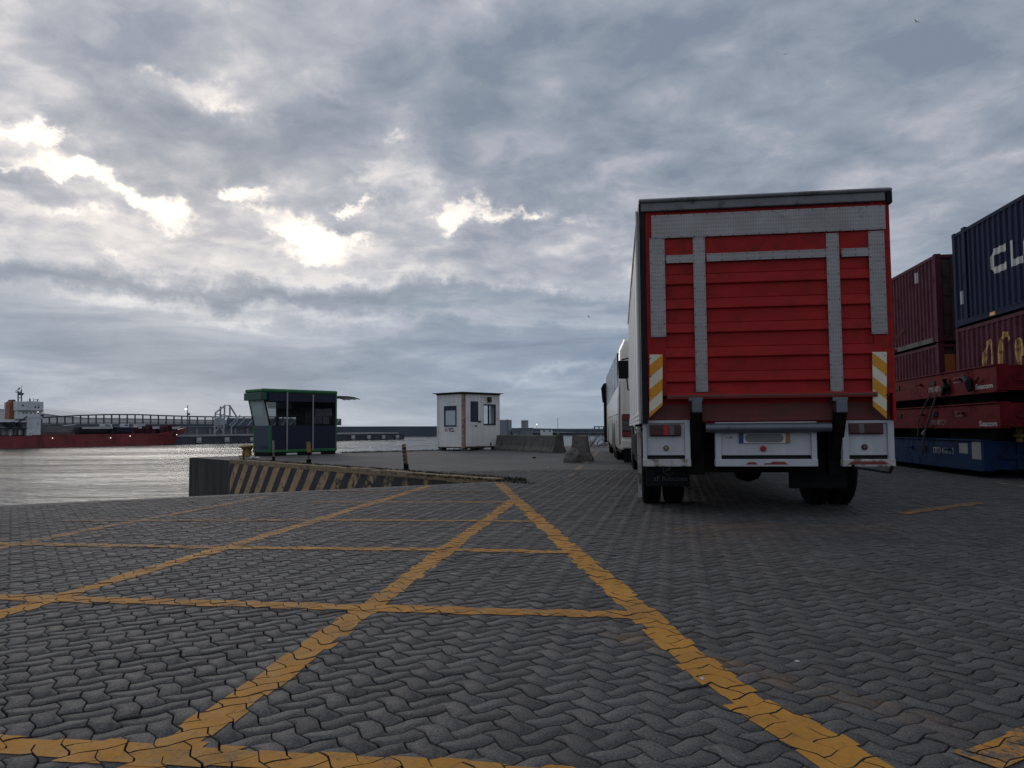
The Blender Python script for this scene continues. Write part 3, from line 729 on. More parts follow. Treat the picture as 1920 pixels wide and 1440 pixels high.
def star_emblem(frame_y, cx, cz, r, m, parent, name='emblem'):
    b = MB()
    n = 28
    for k in range(n):
        a0 = 2 * math.pi * k / n; a1 = 2 * math.pi * (k + 1) / n
        vs = [(cx + q * math.cos(a), frame_y, cz + q * math.sin(a)) for q, a in ((r, a0), (r, a1), (r * .9, a1), (r * .9, a0))]
        b.add(vs, [(0, 1, 2, 3)])
    for k in range(3):
        a = math.pi / 2 + k * 2 * math.pi / 3; d = (math.cos(a), math.sin(a)); q = (-d[1], d[0]); h = r * .13
        b.add([(cx + q[0] * h, frame_y, cz + q[1] * h), (cx - q[0] * h, frame_y, cz - q[1] * h), (cx + d[0] * r * .9, frame_y, cz + d[1] * r * .9)], [(0, 1, 2)])
    return b.build(name, m, parent, fix=False)
def tread_mat():
    m = bpy.data.materials.new('tread_plate'); m.use_nodes = True; t = NT(m.node_tree); b = t.n['Principled BSDF']
    tc = t.new('ShaderNodeTexCoord').outputs['Object']
    s = t.new('ShaderNodeSeparateXYZ'); t.l.new(tc, s.inputs[0]); x, y, z = s.outputs
    p = 125.0
    a = t.m('SINE', t.m('MULTIPLY', t.m('ADD', x, t.m('MULTIPLY', z, .6)), p)); c = t.m('SINE', t.m('MULTIPLY', t.m('SUBTRACT', x, t.m('MULTIPLY', z, .6)), p))
    d = t.mapr(t.m('MULTIPLY', a, c), .25, .7, 0, 1)
    f = t.mapr(t.noise(tc, 4, 6, .6)[0], .3, .7, .82, 1.14)
    f = t.m('MULTIPLY', f, t.mapr(d, 0, 1, .94, 1.20)); cb = t.new('ShaderNodeCombineXYZ')
    for i in range(3): t.l.new(f, cb.inputs[i])
    col = t.vm('MULTIPLY', (.29, .28, .28), cb.outputs[0])
    dk = t.mapr(t.noise(tc, 6, 7, .7)[0], .62, .74, 0, .6); col = t.mix(dk, col, (.09, .085, .08, 1))
    t.l.new(col, b.inputs['Base Color']); b.inputs['Metallic'].default_value = .35; b.inputs['Roughness'].default_value = .45
    bn = t.new('ShaderNodeBump'); bn.inputs['Strength'].default_value = .25; bn.inputs['Distance'].default_value = .004
    t.l.new(d, bn.inputs['Height']); t.l.new(bn.outputs[0], b.inputs['Normal'])
    return m
MT['tread'] = tread_mat()
def build_lorry():
    P0 = D(1199, 600, 8.1); o = Vector((P0.x, P0.y, 0)) + Vector((math.cos(TH), math.sin(TH), 0)) * 1.25
    fr = Frame(o, TH); root = thing('lorry', 'red and white box lorry seen from behind with a closed red tail lift', 'lorry', (o.x, o.y, 0), TH)
    rc_ = lambda *a, y=0.0: fr.rect(*a, y=y)
    _, zt = fr.py(1199, 384); ztR = fr.py(1664, 360)[1]; ztop = (zt + ztR) / 2
    xL = -1.25; xR = fr.py(1671, 600)[0]; LEN = 8.6
    zfl = fr.py(1300, 790)[1]; zsb = fr.px(1203, 800, xL)[1]
    # cargo box
    b = MB(); b.box(xL, xR - .02, .05, LEN, zfl, ztop - .06); b.build('cargo_box', 'white_side', root, bevel=.015)
    b = MB()
    for z in (zfl + .0, zfl + .05, zfl + .10): b.box(xL - .014, xL - .0005, .06, LEN - .05, z - .02, z + .018)
    for k in range(1, 8): b.box(xL - .005, xL - .0005, k * LEN / 8 - .02, k * LEN / 8 + .02, zfl + .13, ztop - .1)
    b.box(xL - .018, xL - .0005, .05, LEN, ztop - .14, ztop - .065); b.box(xL - .022, xL - .0006, .045, .10, zfl - .02, ztop - .062)
    b.each('side_rail', 'white_side', root)
    # roof cap: sloping lip with a grey housing beneath
    b = MB(); x0 = fr.py(1197, 384)[0]; x1 = fr.py(1664, 362)[0]
    b.prism([(-.14, ztop - .02), (-.15, ztop + .0), (-.10, ztop + .025), (.35, ztop + .05), (LEN, ztop + .05), (LEN, ztop - .06), (-.05, ztop - .06)], 'x', x0, x1)
    b.build('roof', 'roof_grey', root, bevel=.008)
    b = MB(); b.box(x0 + .02, x1 - .06, -.12, -.02, ztop - .115, ztop - .024); b.build('roof_housing', 'roof_grey', root, bevel=.01)
    b = MB(); b.box(x0 + .0, x0 + .055, -.105, .04, zfl - .02, ztop - .03); b.box(x1 - .05, x1, -.13, .04, ztop - .14, ztop - .026); b.box(x0 + .03, x1 - .03, -.04, .04, ztop - .15, ztop - .117); b.each('rubber_seal', 'black', root)
    # tail lift platform
    xa, xb, zb_, za_ = rc_(1208, 386, 1671, 742)
    zbot = fr.py(1440, 744)[1]; ztp = fr.py(1440, 385)[1]
    lift = MB()
    # slatted skin between outer columns
    xi0 = rc_(1246, 450, 1632, 700)[0]; xi1 = rc_(1246, 450, 1632, 700)[1]
    lips = [fr.py(1430, v)[1] for v in (485, 530.5, 577, 622, 668, 714)]
    prof = [(-.070, ztp)]
    zprev = ztp
    for i, z in enumerate(lips):
        if i: 
            zm = zprev + (z - zprev) * .58
            prof += [(-.064, zprev - .004), (-.070, zm + .004), (-.079, zm), (-.074, zm - .006)]
        prof += [(-.094, z + .012), (-.094, z), (-.060, z - .012)]
        zprev = z
    prof += [(-.064, zprev - .02), (-.075, zbot + .05), (-.10, zbot + .045), (-.125, zbot + .02), (-.125, zbot - .015), (-.02, zbot - .02)]
    lift.sheet(prof, 'x', xi0, xi1)
    # outer uprights
    lift.box(xa + .02, xi0 + .002, -.085, .0, zbot + .02, ztp + .05); lift.box(xi1 - .002, xR - .035, -.085, .0, zbot + .02, ztp + .07)
    lift.box(xR - .040, xR - .012, -.088, .02, fr.py(1668, 788)[1], fr.py(1668, 380)[1]); lift.box(xa - .02, xa + .018, -.07, .02, fr.py(1210, 790)[1], ztp + .02)
    tl = lift.build('tail_lift', 'red_paint', root)
    b = MB(); b.box(xa + .01, xR - .04, -.06, -.01, ztp + .0, ztp + .06); b.box(xa - .015, xR - .05, .0, .03, zfl, ztp + .02); b.each('lift_backing', 'red_worn', tl)
    # worn lower lip
    b = MB()
    b.box(xi0, xi1, -.129, -.03, zbot - .012, zbot + .028); b.build('lift_lip', 'red_worn', tl, bevel=.012)
    # recess below the platform
    b = MB(); b.prism([(-.01, zbot), (.03, zfl - .02), (.06, zfl - .02), (.02, zbot)], 'x', xa - .01, xR - .04); b.build('apron', 'red_paint', root)
    # tread plate bands
    def plate(u0, v0, u1, v1, ys=(-.102, -.09)):
        a = rc_(u0, v0, u1, v1, y=-.1); b = MB(); b.box(a[0], a[1], ys[0], ys[1], a[2], a[3]); bb = b; bb.cur = 1; w_ = a[1] - a[0]; h_ = a[3] - a[2]
        n = max(2, int(max(w_, h_) / .13))
        for i in range(n + 1):
            q = i / n
            for s in (.03, .97):
                c = (a[0] + w_ * (.02 + .96 * q), ys[0] - .003, a[2] + h_ * (s if h_ > .12 else (.14 if s < .5 else .86))) if w_ > h_ else (a[0] + w_ * (.09 if s < .5 else .91), ys[0] - .003, a[2] + h_ * (.01 + .98 * q))
                bb.lathe([(.0065, 0), (.0045, -.003)], c, 'y', 6)
        bb.build('tread_plate', ['tread', 'lens_grey'], tl)
    plate(1221, 395, 1660, 439, (-.108, -.092))
    plate(1219, 446.5, 1247.5, 632); plate(1631, 433, 1661, 626)
    plate(1302, 444, 1324.5, 735); plate(1553, 437, 1577, 735)
    plate(1248.5, 478, 1301.5, 492.5, (-.100, -.088)); plate(1325, 471, 1552, 486, (-.100, -.088)); plate(1578, 465, 1630, 480.5, (-.100, -.088))
    # hazard boards
    def board(pts, flip):
        q = [fr.py(u, v, -.1) for u, v in pts]; x0 = min(p[0] for p in q); x1 = max(p[0] for p in q); z1 = max(p[1] for p in q)
        bb = MB(); bb.prism([(p[0], p[1]) for p in q], 'y', -.112, -.101); rv = bb
        pitch = .245; st = MB(); sgn = 1 if not flip else -1
        zz = z1 + .365
        while zz > z1 - 1.1:
            # a slanting stripe clipped to the board
            rise = (x1 - x0) * .85
            quad = [(x0, zz), (x1, zz + rise), (x1, zz + rise - pitch / 2), (x0, zz - pitch / 2)] if sgn > 0 else [(x0, zz + rise), (x1, zz), (x1, zz - pitch / 2), (x0, zz + rise - pitch / 2)]
            pol = quad; bp = q if area2(q) > 0 else q[::-1]
            for i in range(len(bp)):
                a = bp[i]; c = bp[(i + 1) % len(bp)]; nrm = (c[1] - a[1], -(c[0] - a[0])); pol = clip_half(pol, nrm, nrm[0] * a[0] + nrm[1] * a[1])
                if len(pol) < 3: break
            if len(pol) >= 3 and abs(area2(pol)) > 1e-5: st.prism(pol, 'y', -.1145, -.1125)
            zz -= pitch
        rv.cur = 1
        for k in (.06, .35, .65, .9): rv.lathe([(.006, 0), (.004, -.003)], (x0 + .02 if not flip else x1 - .02, -.1145, z1 - k * (z1 - min(p[1] for p in q))), 'y', 6)
        bo = rv.build('hazard_board', ['cream_board', 'black'], root); st.build('amber_stripe', 'amber', bo)
    board([(1218, 665), (1242.5, 665), (1242, 760), (1217.5, 783)], False)
    board([(1635, 660), (1662, 660), (1662, 785), (1636.5, 762)], True)
    # hinge brackets and lifting arms
    for u0, u1 in ((1297, 1316), (1567, 1588)):
        a = rc_(u0, 751, u1, 774, y=-.12); b = MB(); b.box(a[0], a[1], -.15, -.02, a[2], a[3]); b.box(a[0] - .03, a[1] + .012, -.13, -.0, a[3] - .01, a[3] + .035); b.build('hinge_bracket', 'steel_grey', root, bevel=.01)
        xm = (a[0] + a[1]) / 2; b = MB()
        b.bar((xm, -.09, a[2] + .03), (xm - .01, .20, .50), .10, .13); b.bar((xm, -.06, a[2]), (xm + .03, .5, .62), .12, .1); b.box(xm - .08, xm + .09, .10, .22, .42, zfl)
        b.build('lift_arm', 'chassis', root, bevel=.01)
    a = rc_(1322, 793, 1556, 811, y=-.02); zc = (a[2] + a[3]) / 2
    b = MB(); b.tube([(a[0], -.06, zc), (a[1], -.06, zc)], (a[3] - a[2]) / 2, 20); b.build('cross_tube', 'steel_grey', root, smooth=True)
    # white rear valance panels
    def valance(u0, v0, u1, v1, us0, us1, low, m2):
        x0, x1, z0, z1 = rc_(u0, v0, u1, v1); s0 = fr.py(us0, 830)[0]; s1 = fr.py(us1, 830)[0]; zl = fr.py((u0 + u1) / 2, low)[1]
        b = MB(); b.box(x0, s0, -.02, .06, z0, z1); b.box(s1, x1, -.02, .06, z0, z1); b.box(s0, s1, .005, .05, zl + .035, z1 - .0)
        b.box(s0, s1, -.018, .05, z1 - .03, z1 - .002)
        p = b.build('rear_panel', 'white_paint', root, bevel=.004)
        b = MB(); b.box(x0 - .004, x1 + .004, -.03, .07, z0 - .003, zl - .004); b.build('bumper_strip', m2, p, bevel=.006)
        b = MB(); b.box(s0, s1, .02, .04, zl - .003, zl + .034); b.build('slot', 'black', p)
        return p, x0, x1, z0, z1
    v1_, *_ = valance(1206, 788, 1294, 874, 1213, 1284, 860, 'rusty_white')
    v2_, *_ = valance(1341, 791, 1531, 874, 1352, 1521, 860, 'white_paint')
    v3_, *_ = valance(1579, 788, 1676, 874, 1591, 1664, 860, 'rusty_white')
    def lamp(u0, v0, u1, v1, segs):
        x0, x1, z0, z1 = rc_(u0, v0, u1, v1); b = MB(); b.box(x0, x1, -.035, .01, z0, z1); l = b.build('tail_light', 'lens_dark', root, bevel=.012)
        for (f0, f1, mm) in segs:
            b = MB(); b.box(x0 + (x1 - x0) * f0, x0 + (x1 - x0) * f1, -.040, -.0355, z0 + .012, z1 - .012); b.build('lens', mm, l, bevel=.004)
    lamp(1218, 796, 1277, 818, [(.03, .40, 'lens_dark'), (.43, .60, 'lens_red'), (.62, .78, 'lens_grey'), (.80, .97, 'lens_dark')])
    lamp(1590, 793, 1655, 814, [(.03, .26, 'lens_dark'), (.28, .44, 'lens_grey'), (.46, .97, 'lens_dark')])
    def disc(u, v, r, m, m2):
        x, z = fr.py(u, v); b = MB(); b.lathe([(r, 0), (r * .98, -.012), (r * .7, -.014)], (x, .004, z), 'y', 24); d = b.build('reflector', m, root)
        b = MB(); b.lathe([(r * .55, 0), (r * .4, -.006)], (x, -.0105, z), 'y', 20); b.build('reflector_centre', m2, d)
    disc(1249, 840, .030, 'lens_grey', 'bollard_yellow'); disc(1431, 841, .032, 'lens_red', 'lens_red'); disc(1621, 838, .030, 'lens_dark', 'lens_grey')
    # number plate (blanked), oval sticker
    x0, x1, z0, z1 = rc_(1385, 812, 1481, 830.5); b = MB(); b.box(x0, x1, -.014, .004, z0, z1); np_ = b.build('number_plate', 'plate_white', root)
    for (f0, f1, mm, nm) in ((.0, .09, 'eu_blue', 'plate_band'), (.91, 1.0, 'plate_tan', 'plate_band')):
        b = MB(); b.box(x0 + (x1 - x0) * f0, x0 + (x1 - x0) * f1, -.017, -.0145, z0, z1); b.build(nm, mm, np_)
    hgt = z1 - z0; rr = hgt * .42; cz = (z0 + z1) / 2; xa_ = x0 + (x1 - x0) * .12 + rr; xb_ = x0 + (x1 - x0) * .87 - rr
    pol = [(xb_ + rr * math.cos(t_), cz + rr * math.sin(t_)) for t_ in np.linspace(-math.pi / 2, math.pi / 2, 9)] + [(xa_ + rr * math.cos(t_), cz + rr * math.sin(t_)) for t_ in np.linspace(math.pi / 2, 1.5 * math.pi, 9)]
    b = MB(); b.prism(pol, 'y', -.018, -.0146); b.build('plate_cover', 'plate', np_)
    x, z = fr.py(1368, 820); pol = [(x + .042 * math.cos(t_), z + .028 * math.sin(t_)) for t_ in np.linspace(0, 2 * math.pi, 20)[:-1]]
    b = MB(); b.prism(pol, 'y', -.002, .0045); st = b.build('oval_sticker', 'plate_white', root)
    b = MB()
    for dx, wd_, dz_ in ((-.026, .014, 0), (-.006, .012, .003), (.016, .02, .004), (.016, .02, -.008), (-.006, .012, -.009)): b.box(x + dx - wd_ / 2, x + dx + wd_ / 2, -.004, -.0021, z + dz_ - .004, z + dz_ + .004)
    b.build('sticker_print', 'black', st)
    def patch(pts, m='reflector_brown'):
        q = [fr.py(u, v, -.03) for u, v in pts]; b = MB(); b.prism(q, 'y', -.0335, -.0302); b.build('reflective_strip', m, root)
    patch([(1398, 871), (1404, 866.5), (1416, 866.5), (1421, 871)]); patch([(1432, 871), (1434, 868.5), (1446, 868), (1448, 865.5), (1471, 865.5), (1477.5, 871)])
    patch([(1590, 871), (1597, 865), (1658, 865), (1668, 870.5)])
    # under-run, chassis rails, axle
    b = MB()
    b.box(-.48, -.30, .1, LEN, .62, .86); b.box(.30, .48, .1, LEN, .62, .86); b.box(xL + .1, xR - .1, .3, LEN - .2, .86, zfl)
    b.box(-.95, .95, .18, .30, .44, .66); b.box(-.40, .45, 3.2, 4.4, .45, .8)
    b.build('chassis', 'chassis', root)
    AX = 1.45; RT = .47
    b = MB(); b.tube([(-1.0, AX, RT), (1.0, AX, RT)], .09, 12); b.lathe([(.05, -.2), (.18, -.12), (.22, 0), (.18, .12), (.05, .2)], (.05, AX, RT), 'x', 18); b.build('axle', 'chassis', root, smooth=True)
    xw = fr.px(1205, 937, xL)[0]
    for xx, out in ((xL + .015, -1), (xL + .285, -1), (.70, 1), (.965, 1)): wheel_set(root, xx, .245, AX, RT, out=out)
    for xx, out in ((xL + .03, -1), (.95, 1)): wheel_set(root, xx, .26, LEN + .55, RT, out=out)
    # mudflaps
    x0, x1, _, _ = rc_(1211, 875, 1293, 900, y=.55); b = MB(); b.box(x0, x1, .55, .565, fr.py(1250, 912, .55)[1], .60); mf = b.build('mudflap', 'black', root, bevel=.008)
    tx, tz = fr.py(1226, 901.5, .545)
    text('zF R\u00fcttchen', .076, 'letter_grey', mf, Matrix.Translation((tx, .546, tz)) @ Matrix.Rotation(R(90), 4, 'X'), sx=1.0, ext=.001)
    ex, ez = fr.py(1254, 880, .54); star_emblem(.5455, ex, ez, .066, 'letter_grey', mf)
    x0, x1, _, _ = rc_(1470, 875, 1587, 917, y=.55); b = MB(); b.box(x0 + .05, x1, .55, .565, fr.py(1540, 916, .55)[1], .60); b.build('mudflap', 'black', root, bevel=.008)
    # pale edge strip of the left mudguard
    b = MB(); za = fr.px(1205, 806, xL)[1]; b.prism([(AX - RT * 1.0, .10), (AX - RT * 1.08, .50), (AX - .40, .93), (AX + .35, .93), (AX + .35, .90), (AX - .37, .90), (AX - RT * .98, .49), (AX - RT * .93, .10)], 'x', xL - .022, xL + .02)
    b.build('mudguard_edge', 'rusty_white', root)
    b = MB(); b.box(xL + .02, xL + .07, 2.4, 6.9, .42, .80); b.box(xL + .02, xL + .5, 3.4, 5.2, .38, .82); b.each('side_guard', 'chassis', root, bevel=.02)
    # folding step under the right panel
    q = [fr.py(u, v, -.05) for u, v in ((1600, 876), (1668, 886.5), (1674, 874))]; b = MB()
    for i in range(2): b.bar((q[i][0], -.05, q[i][1]), (q[i + 1][0], -.05, q[i + 1][1]), .04, .022)
    b.bar((q[0][0], -.05, q[0][1]), (q[0][0] + .03, .1, q[0][1] + .08), .03, .03)
    b.build('folding_step', 'black', root)
    # red catch sticking out at the right edge
    q = [fr.py(u, v, -.05) for u, v in ((1668, 655), (1676, 640), (1696, 617))]; b = MB()
    b.tube([(p[0], -.05, p[1]) for p in q], .016, 8); k = fr.py(1675, 652, -.05); b.tube([(k[0] - .06, -.06, k[1]), (k[0] + .03, -.06, k[1] - .03)], .022, 8); b.build('latch_handle', 'red_worn', root)
    # cab ahead of the box, with the mirror that shows
    b = MB(); b.prism([(LEN + .06, .55), (LEN + .06, 2.75), (LEN + .5, 2.9), (LEN + 1.35, 2.75), (LEN + 1.75, 1.75), (LEN + 1.8, .5)], 'x', -1.15, 1.1); cb_ = b.build('cab', 'white_side', root, bevel=.06)
    b = MB(); b.prism([(LEN + 1.40, 2.62), (LEN + 1.415, 2.62), (LEN + 1.745, 1.82), (LEN + 1.73, 1.82)], 'x', -1.0, .95); b.build('windscreen', 'coach_glass', cb_)
    ym = LEN + 1.2; m0 = fr.rect(1159, 676, 1180, 710, y=ym)
    b = MB(); b.box(m0[0], m0[1] - .02, ym - .05, ym + .05, m0[2], m0[3]); mi = b.build('mirror', 'black', root, bevel=.03)
    b = MB(); b.tube([(m0[0] + .08, ym, m0[3] + .02), (m0[1] + .15, ym, m0[3] + .08)], .018, 6); b.build('mirror_arm', 'black', mi); b = MB(); b.tube([(m0[1] - .06, ym, m0[2]), (m0[1] - .04, ym, m0[2] - .25), (m0[1] + .15, ym, m0[2] - .36)], .018, 6); b.build('mirror_arm', 'black', mi)
build_lorry()

# ------------------------------------------------------------------ coach ahead of the lorry
def build_coach():
    th = -math.atan(.093); P = D(1161.5, 800, 19.3); fr = Frame((P.x, P.y), th)
    root = thing('coach', 'cream touring coach with dark glass parked ahead of the lorry', 'coach', (P.x, P.y, 0), th)
    L = 11.6; z0 = .30; zt = fr.px(1162, 634, 0)[1]; zt = 3.28
    b = MB()      # cross-section lofted from rear to front
    def sec(y, zr, inset, low):
        return [(inset + .06, y, low), (inset, y, low + .12), (inset, y, 1.9), (inset + .03, y, zr - .35), (inset + .16, y, zr - .08), (inset + .42, y, zr), (2.5 - inset - .42, y, zr), (2.5 - inset - .16, y, zr - .08), (2.5 - inset - .03, y, zr - .35), (2.5 - inset, y, 1.9), (2.5 - inset, y, low + .12), (2.5 - inset - .06, y, low)]
    secs = [sec(-.02, zt - .25, .10, .45), sec(.06, zt - .10, .035, .38), sec(.25, zt - .02, 0, .34), sec(.8, zt, 0, .32), sec(L - 1.0, zt, 0, .32), sec(L - .25, zt - .12, .04, .34), sec(L, zt - .5, .16, .36)]
    n = 12; vs = [p for s_ in secs for p in s_]; fs = [tuple(range(n))[::-1], tuple((len(secs) - 1) * n + i for i in range(n))]
    for i in range(len(secs) - 1):
        for k in range(n): fs.append((i * n + k, i * n + (k + 1) % n, (i + 1) * n + (k + 1) % n, (i + 1) * n + k))
    b.add(vs, fs); b.build('body', 'coach_cream', root, smooth=True)
    zb = fr.px(1160.5, 722, 0)[1]; ztw = zt - .42
    b = MB(); b.prism([(.75, zb), (.62, ztw), (L - 1.2, ztw), (L - .75, ztw - .3), (L - .8, zb - .25), (L - 3.0, zb - .2), (2.2, zb)], 'x', -.008, .03); b.build('window', 'coach_glass', root)
    b = MB()
    for y in (2.4, 4.3, 6.2, 8.1, 9.6): b.box(-.0105, -.0075, y - .02, y + .02, zb - .0, ztw - .01)
    b.each('window_gasket', 'black', root)
    b = MB()
    for y in (.48, 1.55, 3.1, 4.7, 6.3, 7.9): b.box(-.004, .004, y - .007, y + .007, .42, 1.28)
    b.box(-.004, .004, .5, L - 1.5, 1.27, 1.284); b.box(-.004, .004, .04, .5, 1.72, 1.735); b.box(-.006, .004, .47, .62, 1.15, 1.5 + .2); b.each('panel_seam', 'black', root)
    b = MB(); b.box(-.003, .02, .06, .09, .5, 2.2); b.build('body_seam', 'lens_grey', root)
    # tail light cluster wrapping the rear corner
    a = fr.rect(1166, 776, 1181, 820); b = MB()
    b.box(.06, .36, -.045, .08, a[2], a[3]); tl = b.build('tail_light', 'lens_dark', root, bevel=.03)
    for k, (f, m) in enumerate(((.12, 'reflector_brown'), (.40, 'lens_grey'), (.62, 'lens_grey'), (.85, 'reflector_brown'))):
        zz = a[2] + (a[3] - a[2]) * f; b = MB(); b.box(.07, .34, -.052, -.0455, zz - .055, zz + .055); b.build('lens', m, tl)
    b = MB(); b.box(.04, 2.46, -.06, .12, .40, .62); b.build('bumper', 'coach_cream', root, bevel=.03)
    b = MB(); b.box(.04, 2.46, .02, L - .4, .28, .36); b.build('skirt', 'chassis', root)
    for y in (3.2, 4.5, L - 2.5):
        wheel_set(root, .02, .27, y, .48); wheel_set(root, 2.2, .27, y, .48, out=1)
        b = MB(); q = [(y + .58 * math.cos(t_), max(.30, .48 + .58 * math.sin(t_))) for t_ in np.linspace(-.3, math.pi + .3, 18)]; b.prism(q, 'x', -.004, .018); b.build('wheel_arch', 'black', root)
    b = MB(); b.box(.1, .55, -.03, .0, .05, .40); b.box(1.9, 2.4, -.03, .0, .05, .40); b.each('mudflap', 'rubber', root)
    # near-side door standing open and mirrors at the front
    yd = L - .9; a = fr.rect(1132.5, 748, 1141, 845, y=yd)
    b = MB(); b.box(a[0], a[0] + .10, yd, yd + .08, .35, a[3]); b.box(a[1] - .10, a[1], yd, yd + .08, .35, a[3]); b.box(a[0] + .101, a[1] - .101, yd, yd + .08, a[3] - .1, a[3]); b.box(a[0] + .101, a[1] - .101, yd, yd + .08, .35, 1.1); d = b.build('door', 'black', root)
    b = MB(); b.box(a[0] + .10, a[1] - .10, yd + .03, yd + .04, 1.1, a[3] - .1); b.build('door_glass', 'coach_glass', d)
    m0 = fr.rect(1127, 718, 1141, 755, y=yd + .3); b = MB(); b.prism([(m0[0] + .05, m0[2]), (m0[1] - .04, m0[2]), (m0[1], m0[3] - .18), (m0[1] - .08, m0[3]), (m0[0] + .1, m0[3] - .02), (m0[0], m0[3] - .2)], 'y', yd + .25, yd + .42); mi = b.build('mirror', 'black', root, bevel=.03)
    b = MB(); b.tube([(m0[1] - .1, yd + .33, m0[3] - .03), (m0[1] + .12, yd + .4, m0[3] + .02), (m0[1] + .35, yd + .5, m0[3] - .12)], .035, 6); b.build('mirror_arm', 'black', mi)
build_coach()

# ------------------------------------------------------------------ containers and roll trailers on the right
def corr(b, axis, a0, a1, z0, z1, face, depth, sgn, pitch=.278):
    """corrugated sheet along y (axis 'y', face = x) or along x; outer crest at face, valley depth inward (sgn)"""
    n = max(1, int(round((a1 - a0) / pitch))); p = (a1 - a0) / n; prof = []
    for i in range(n):
        s = a0 + i * p
        prof += [(s, 0), (s + p * .26, 0), (s + p * .50, depth), (s + p * .76, depth)]
    prof.append((a1, 0))
    if axis == 'y': vs = [(face + sgn * d, s, z) for z in (z0, z1) for s, d in prof]
    else: vs = [(s, face + sgn * d, z) for z in (z0, z1) for s, d in prof]
    m = len(prof); b.add(vs, [(i, i + 1, m + i + 1, m + i) for i in range(m - 1)])
    return prof
def container(name, label, cat, o, L, z0, hh, m, door_end=None, ext=0.0, group=None, door_m='brown_door'):
    """o = near left corner on the ground, length runs away from the camera"""
    root = thing(name, label, cat, (o[0], o[1], z0), TH, group); Wd = 2.44
    b = MB(); prof = corr(b, 'y', .16, L - .16, .17, hh - .11, .006, .036, 1); corr(b, 'y', .16, L - .16, .17, hh - .11, Wd - .006, .036, -1)
    b.build('side_wall', m, root, fix=False)
    b = MB()
    for x0, x1 in ((0, .12), (Wd - .12, Wd)):
        b.box(x0 - .0, x1, .16, L - .16, 0.02, .168); b.box(x0, x1, .16, L - .16, hh - .112, hh - .02)
    for y0 in (0, L - .16):
        b.box(.16, Wd - .16, y0 + .005, y0 + .155, 0.02, .16); b.box(.16, Wd - .16, y0 + .005, y0 + .155, hh - .12, hh - .02)
    b.each('frame_rail', m, root)
    for x0 in (-.003, Wd - .157):
        for y0 in (-.003, L - .157):
            b = MB(); b.box(x0, x0 + .16, y0, y0 + .16, .10, hh - .10); p = b.build('corner_post', m, root)
            b = MB(); b.box(x0 - .004, x0 + .164, y0 - .004, y0 + .164, 0, .118); b.box(x0 - .004, x0 + .164, y0 - .004, y0 + .164, hh - .118, hh + .004); b.each('corner_casting', m, p)
    b = MB(); b.box(.12, Wd - .12, .1, L - .1, hh - .06, hh - .03); b.box(.12, Wd - .12, .1, L - .1, .10, .16); b.build('roof', m, root)
    if ext:
        for y0 in (L - ext, ext - .18):
            b = MB(); b.box(-.006, .06, y0, y0 + .2, .02, hh + .035); b.box(Wd - .06, Wd + .006, y0, y0 + .2, .02, hh + .035); b.each('lifting_post', m, root)
        b = MB(); b.box(-.004, .05, L - ext + .22, L - .2, .03, .2); b.build('step_recess', 'navy_box', root)
    if door_end == 'near':
        for x0 in (.16, Wd / 2 + .006):
            b = MB(); b.box(x0, x0 + Wd / 2 - .166, .05, .09, .16, hh - .12)
            for k in range(4):
                zz = .2 + k * (hh - .36) / 4; b.box(x0 + .04, x0 + Wd / 2 - .21, .035, .0495, zz + .05, zz + (hh - .36) / 4 - .05)
            d = b.build('door', door_m, root); r_ = MB()
            for q in (.28, .72): r_.tube([(x0 + q * 1.05, .02, .12), (x0 + q * 1.05, .02, hh - .1)], .02, 8)
            r_.each('locking_bar', door_m, d)
            b = MB(); zc = hh - .55; b.prism([(x0 + .42, zc), (x0 + .66, zc), (x0 + .54, zc + .22)], 'y', .030, .0345); b.build('warning_triangle', 'amber' if False else 'plate_tan', d)
    else:
        b = MB(); corr(b, 'x', .16, Wd - .16, .16, hh - .12, .02, .036, 1); corr(b, 'x', .16, Wd - .16, .16, hh - .12, L - .02, .036, -1); b.build('end_wall', m, root, fix=False)
    if door_end == 'near':
        b = MB(); corr(b, 'x', .16, Wd - .16, .16, hh - .12, L - .02, .036, -1); b.build('end_wall', m, root, fix=False)
    return root, prof
def paint_poly(polys, prof, root, m, name='lettering'):
    """flat shapes (y, z) on a corrugated side, folded into its waves"""
    b = MB()
    for pol in polys:
        if area2(pol) < 0: pol = pol[::-1]
        ys = [p[0] for p in pol]
        for i in range(len(prof) - 1):
            (a, da), (c, dc) = prof[i], prof[i + 1]
            if c < min(ys) or a > max(ys) or c - a < 1e-5: continue
            q = clip_half(clip_half(pol, (1, 0), c), (-1, 0), -a)
            if len(q) < 3 or abs(area2(q)) < 1e-6: continue
            b.add([(.006 + da + (dc - da) * (y - a) / (c - a) - .0035, y, z) for y, z in q], [tuple(range(len(q)))])
    return b.build(name, m, root, fix=False)
def stroke(pts, wds):
    polys = []
    for i in range(len(pts) - 1):
        a = Vector(pts[i]); c = Vector(pts[i + 1]); d = (c - a).normalized(); n = Vector((-d.y, d.x)); w0 = wds[i] / 2; w1 = wds[i + 1] / 2
        e = d * min(w0, w1) * .35
        polys.append([tuple(a - e + n * w0), tuple(a - e - n * w0), tuple(c + e - n * w1), tuple(c + e + n * w1)])
    return polys
dT = Vector((-math.sin(TH), math.cos(TH), 0))
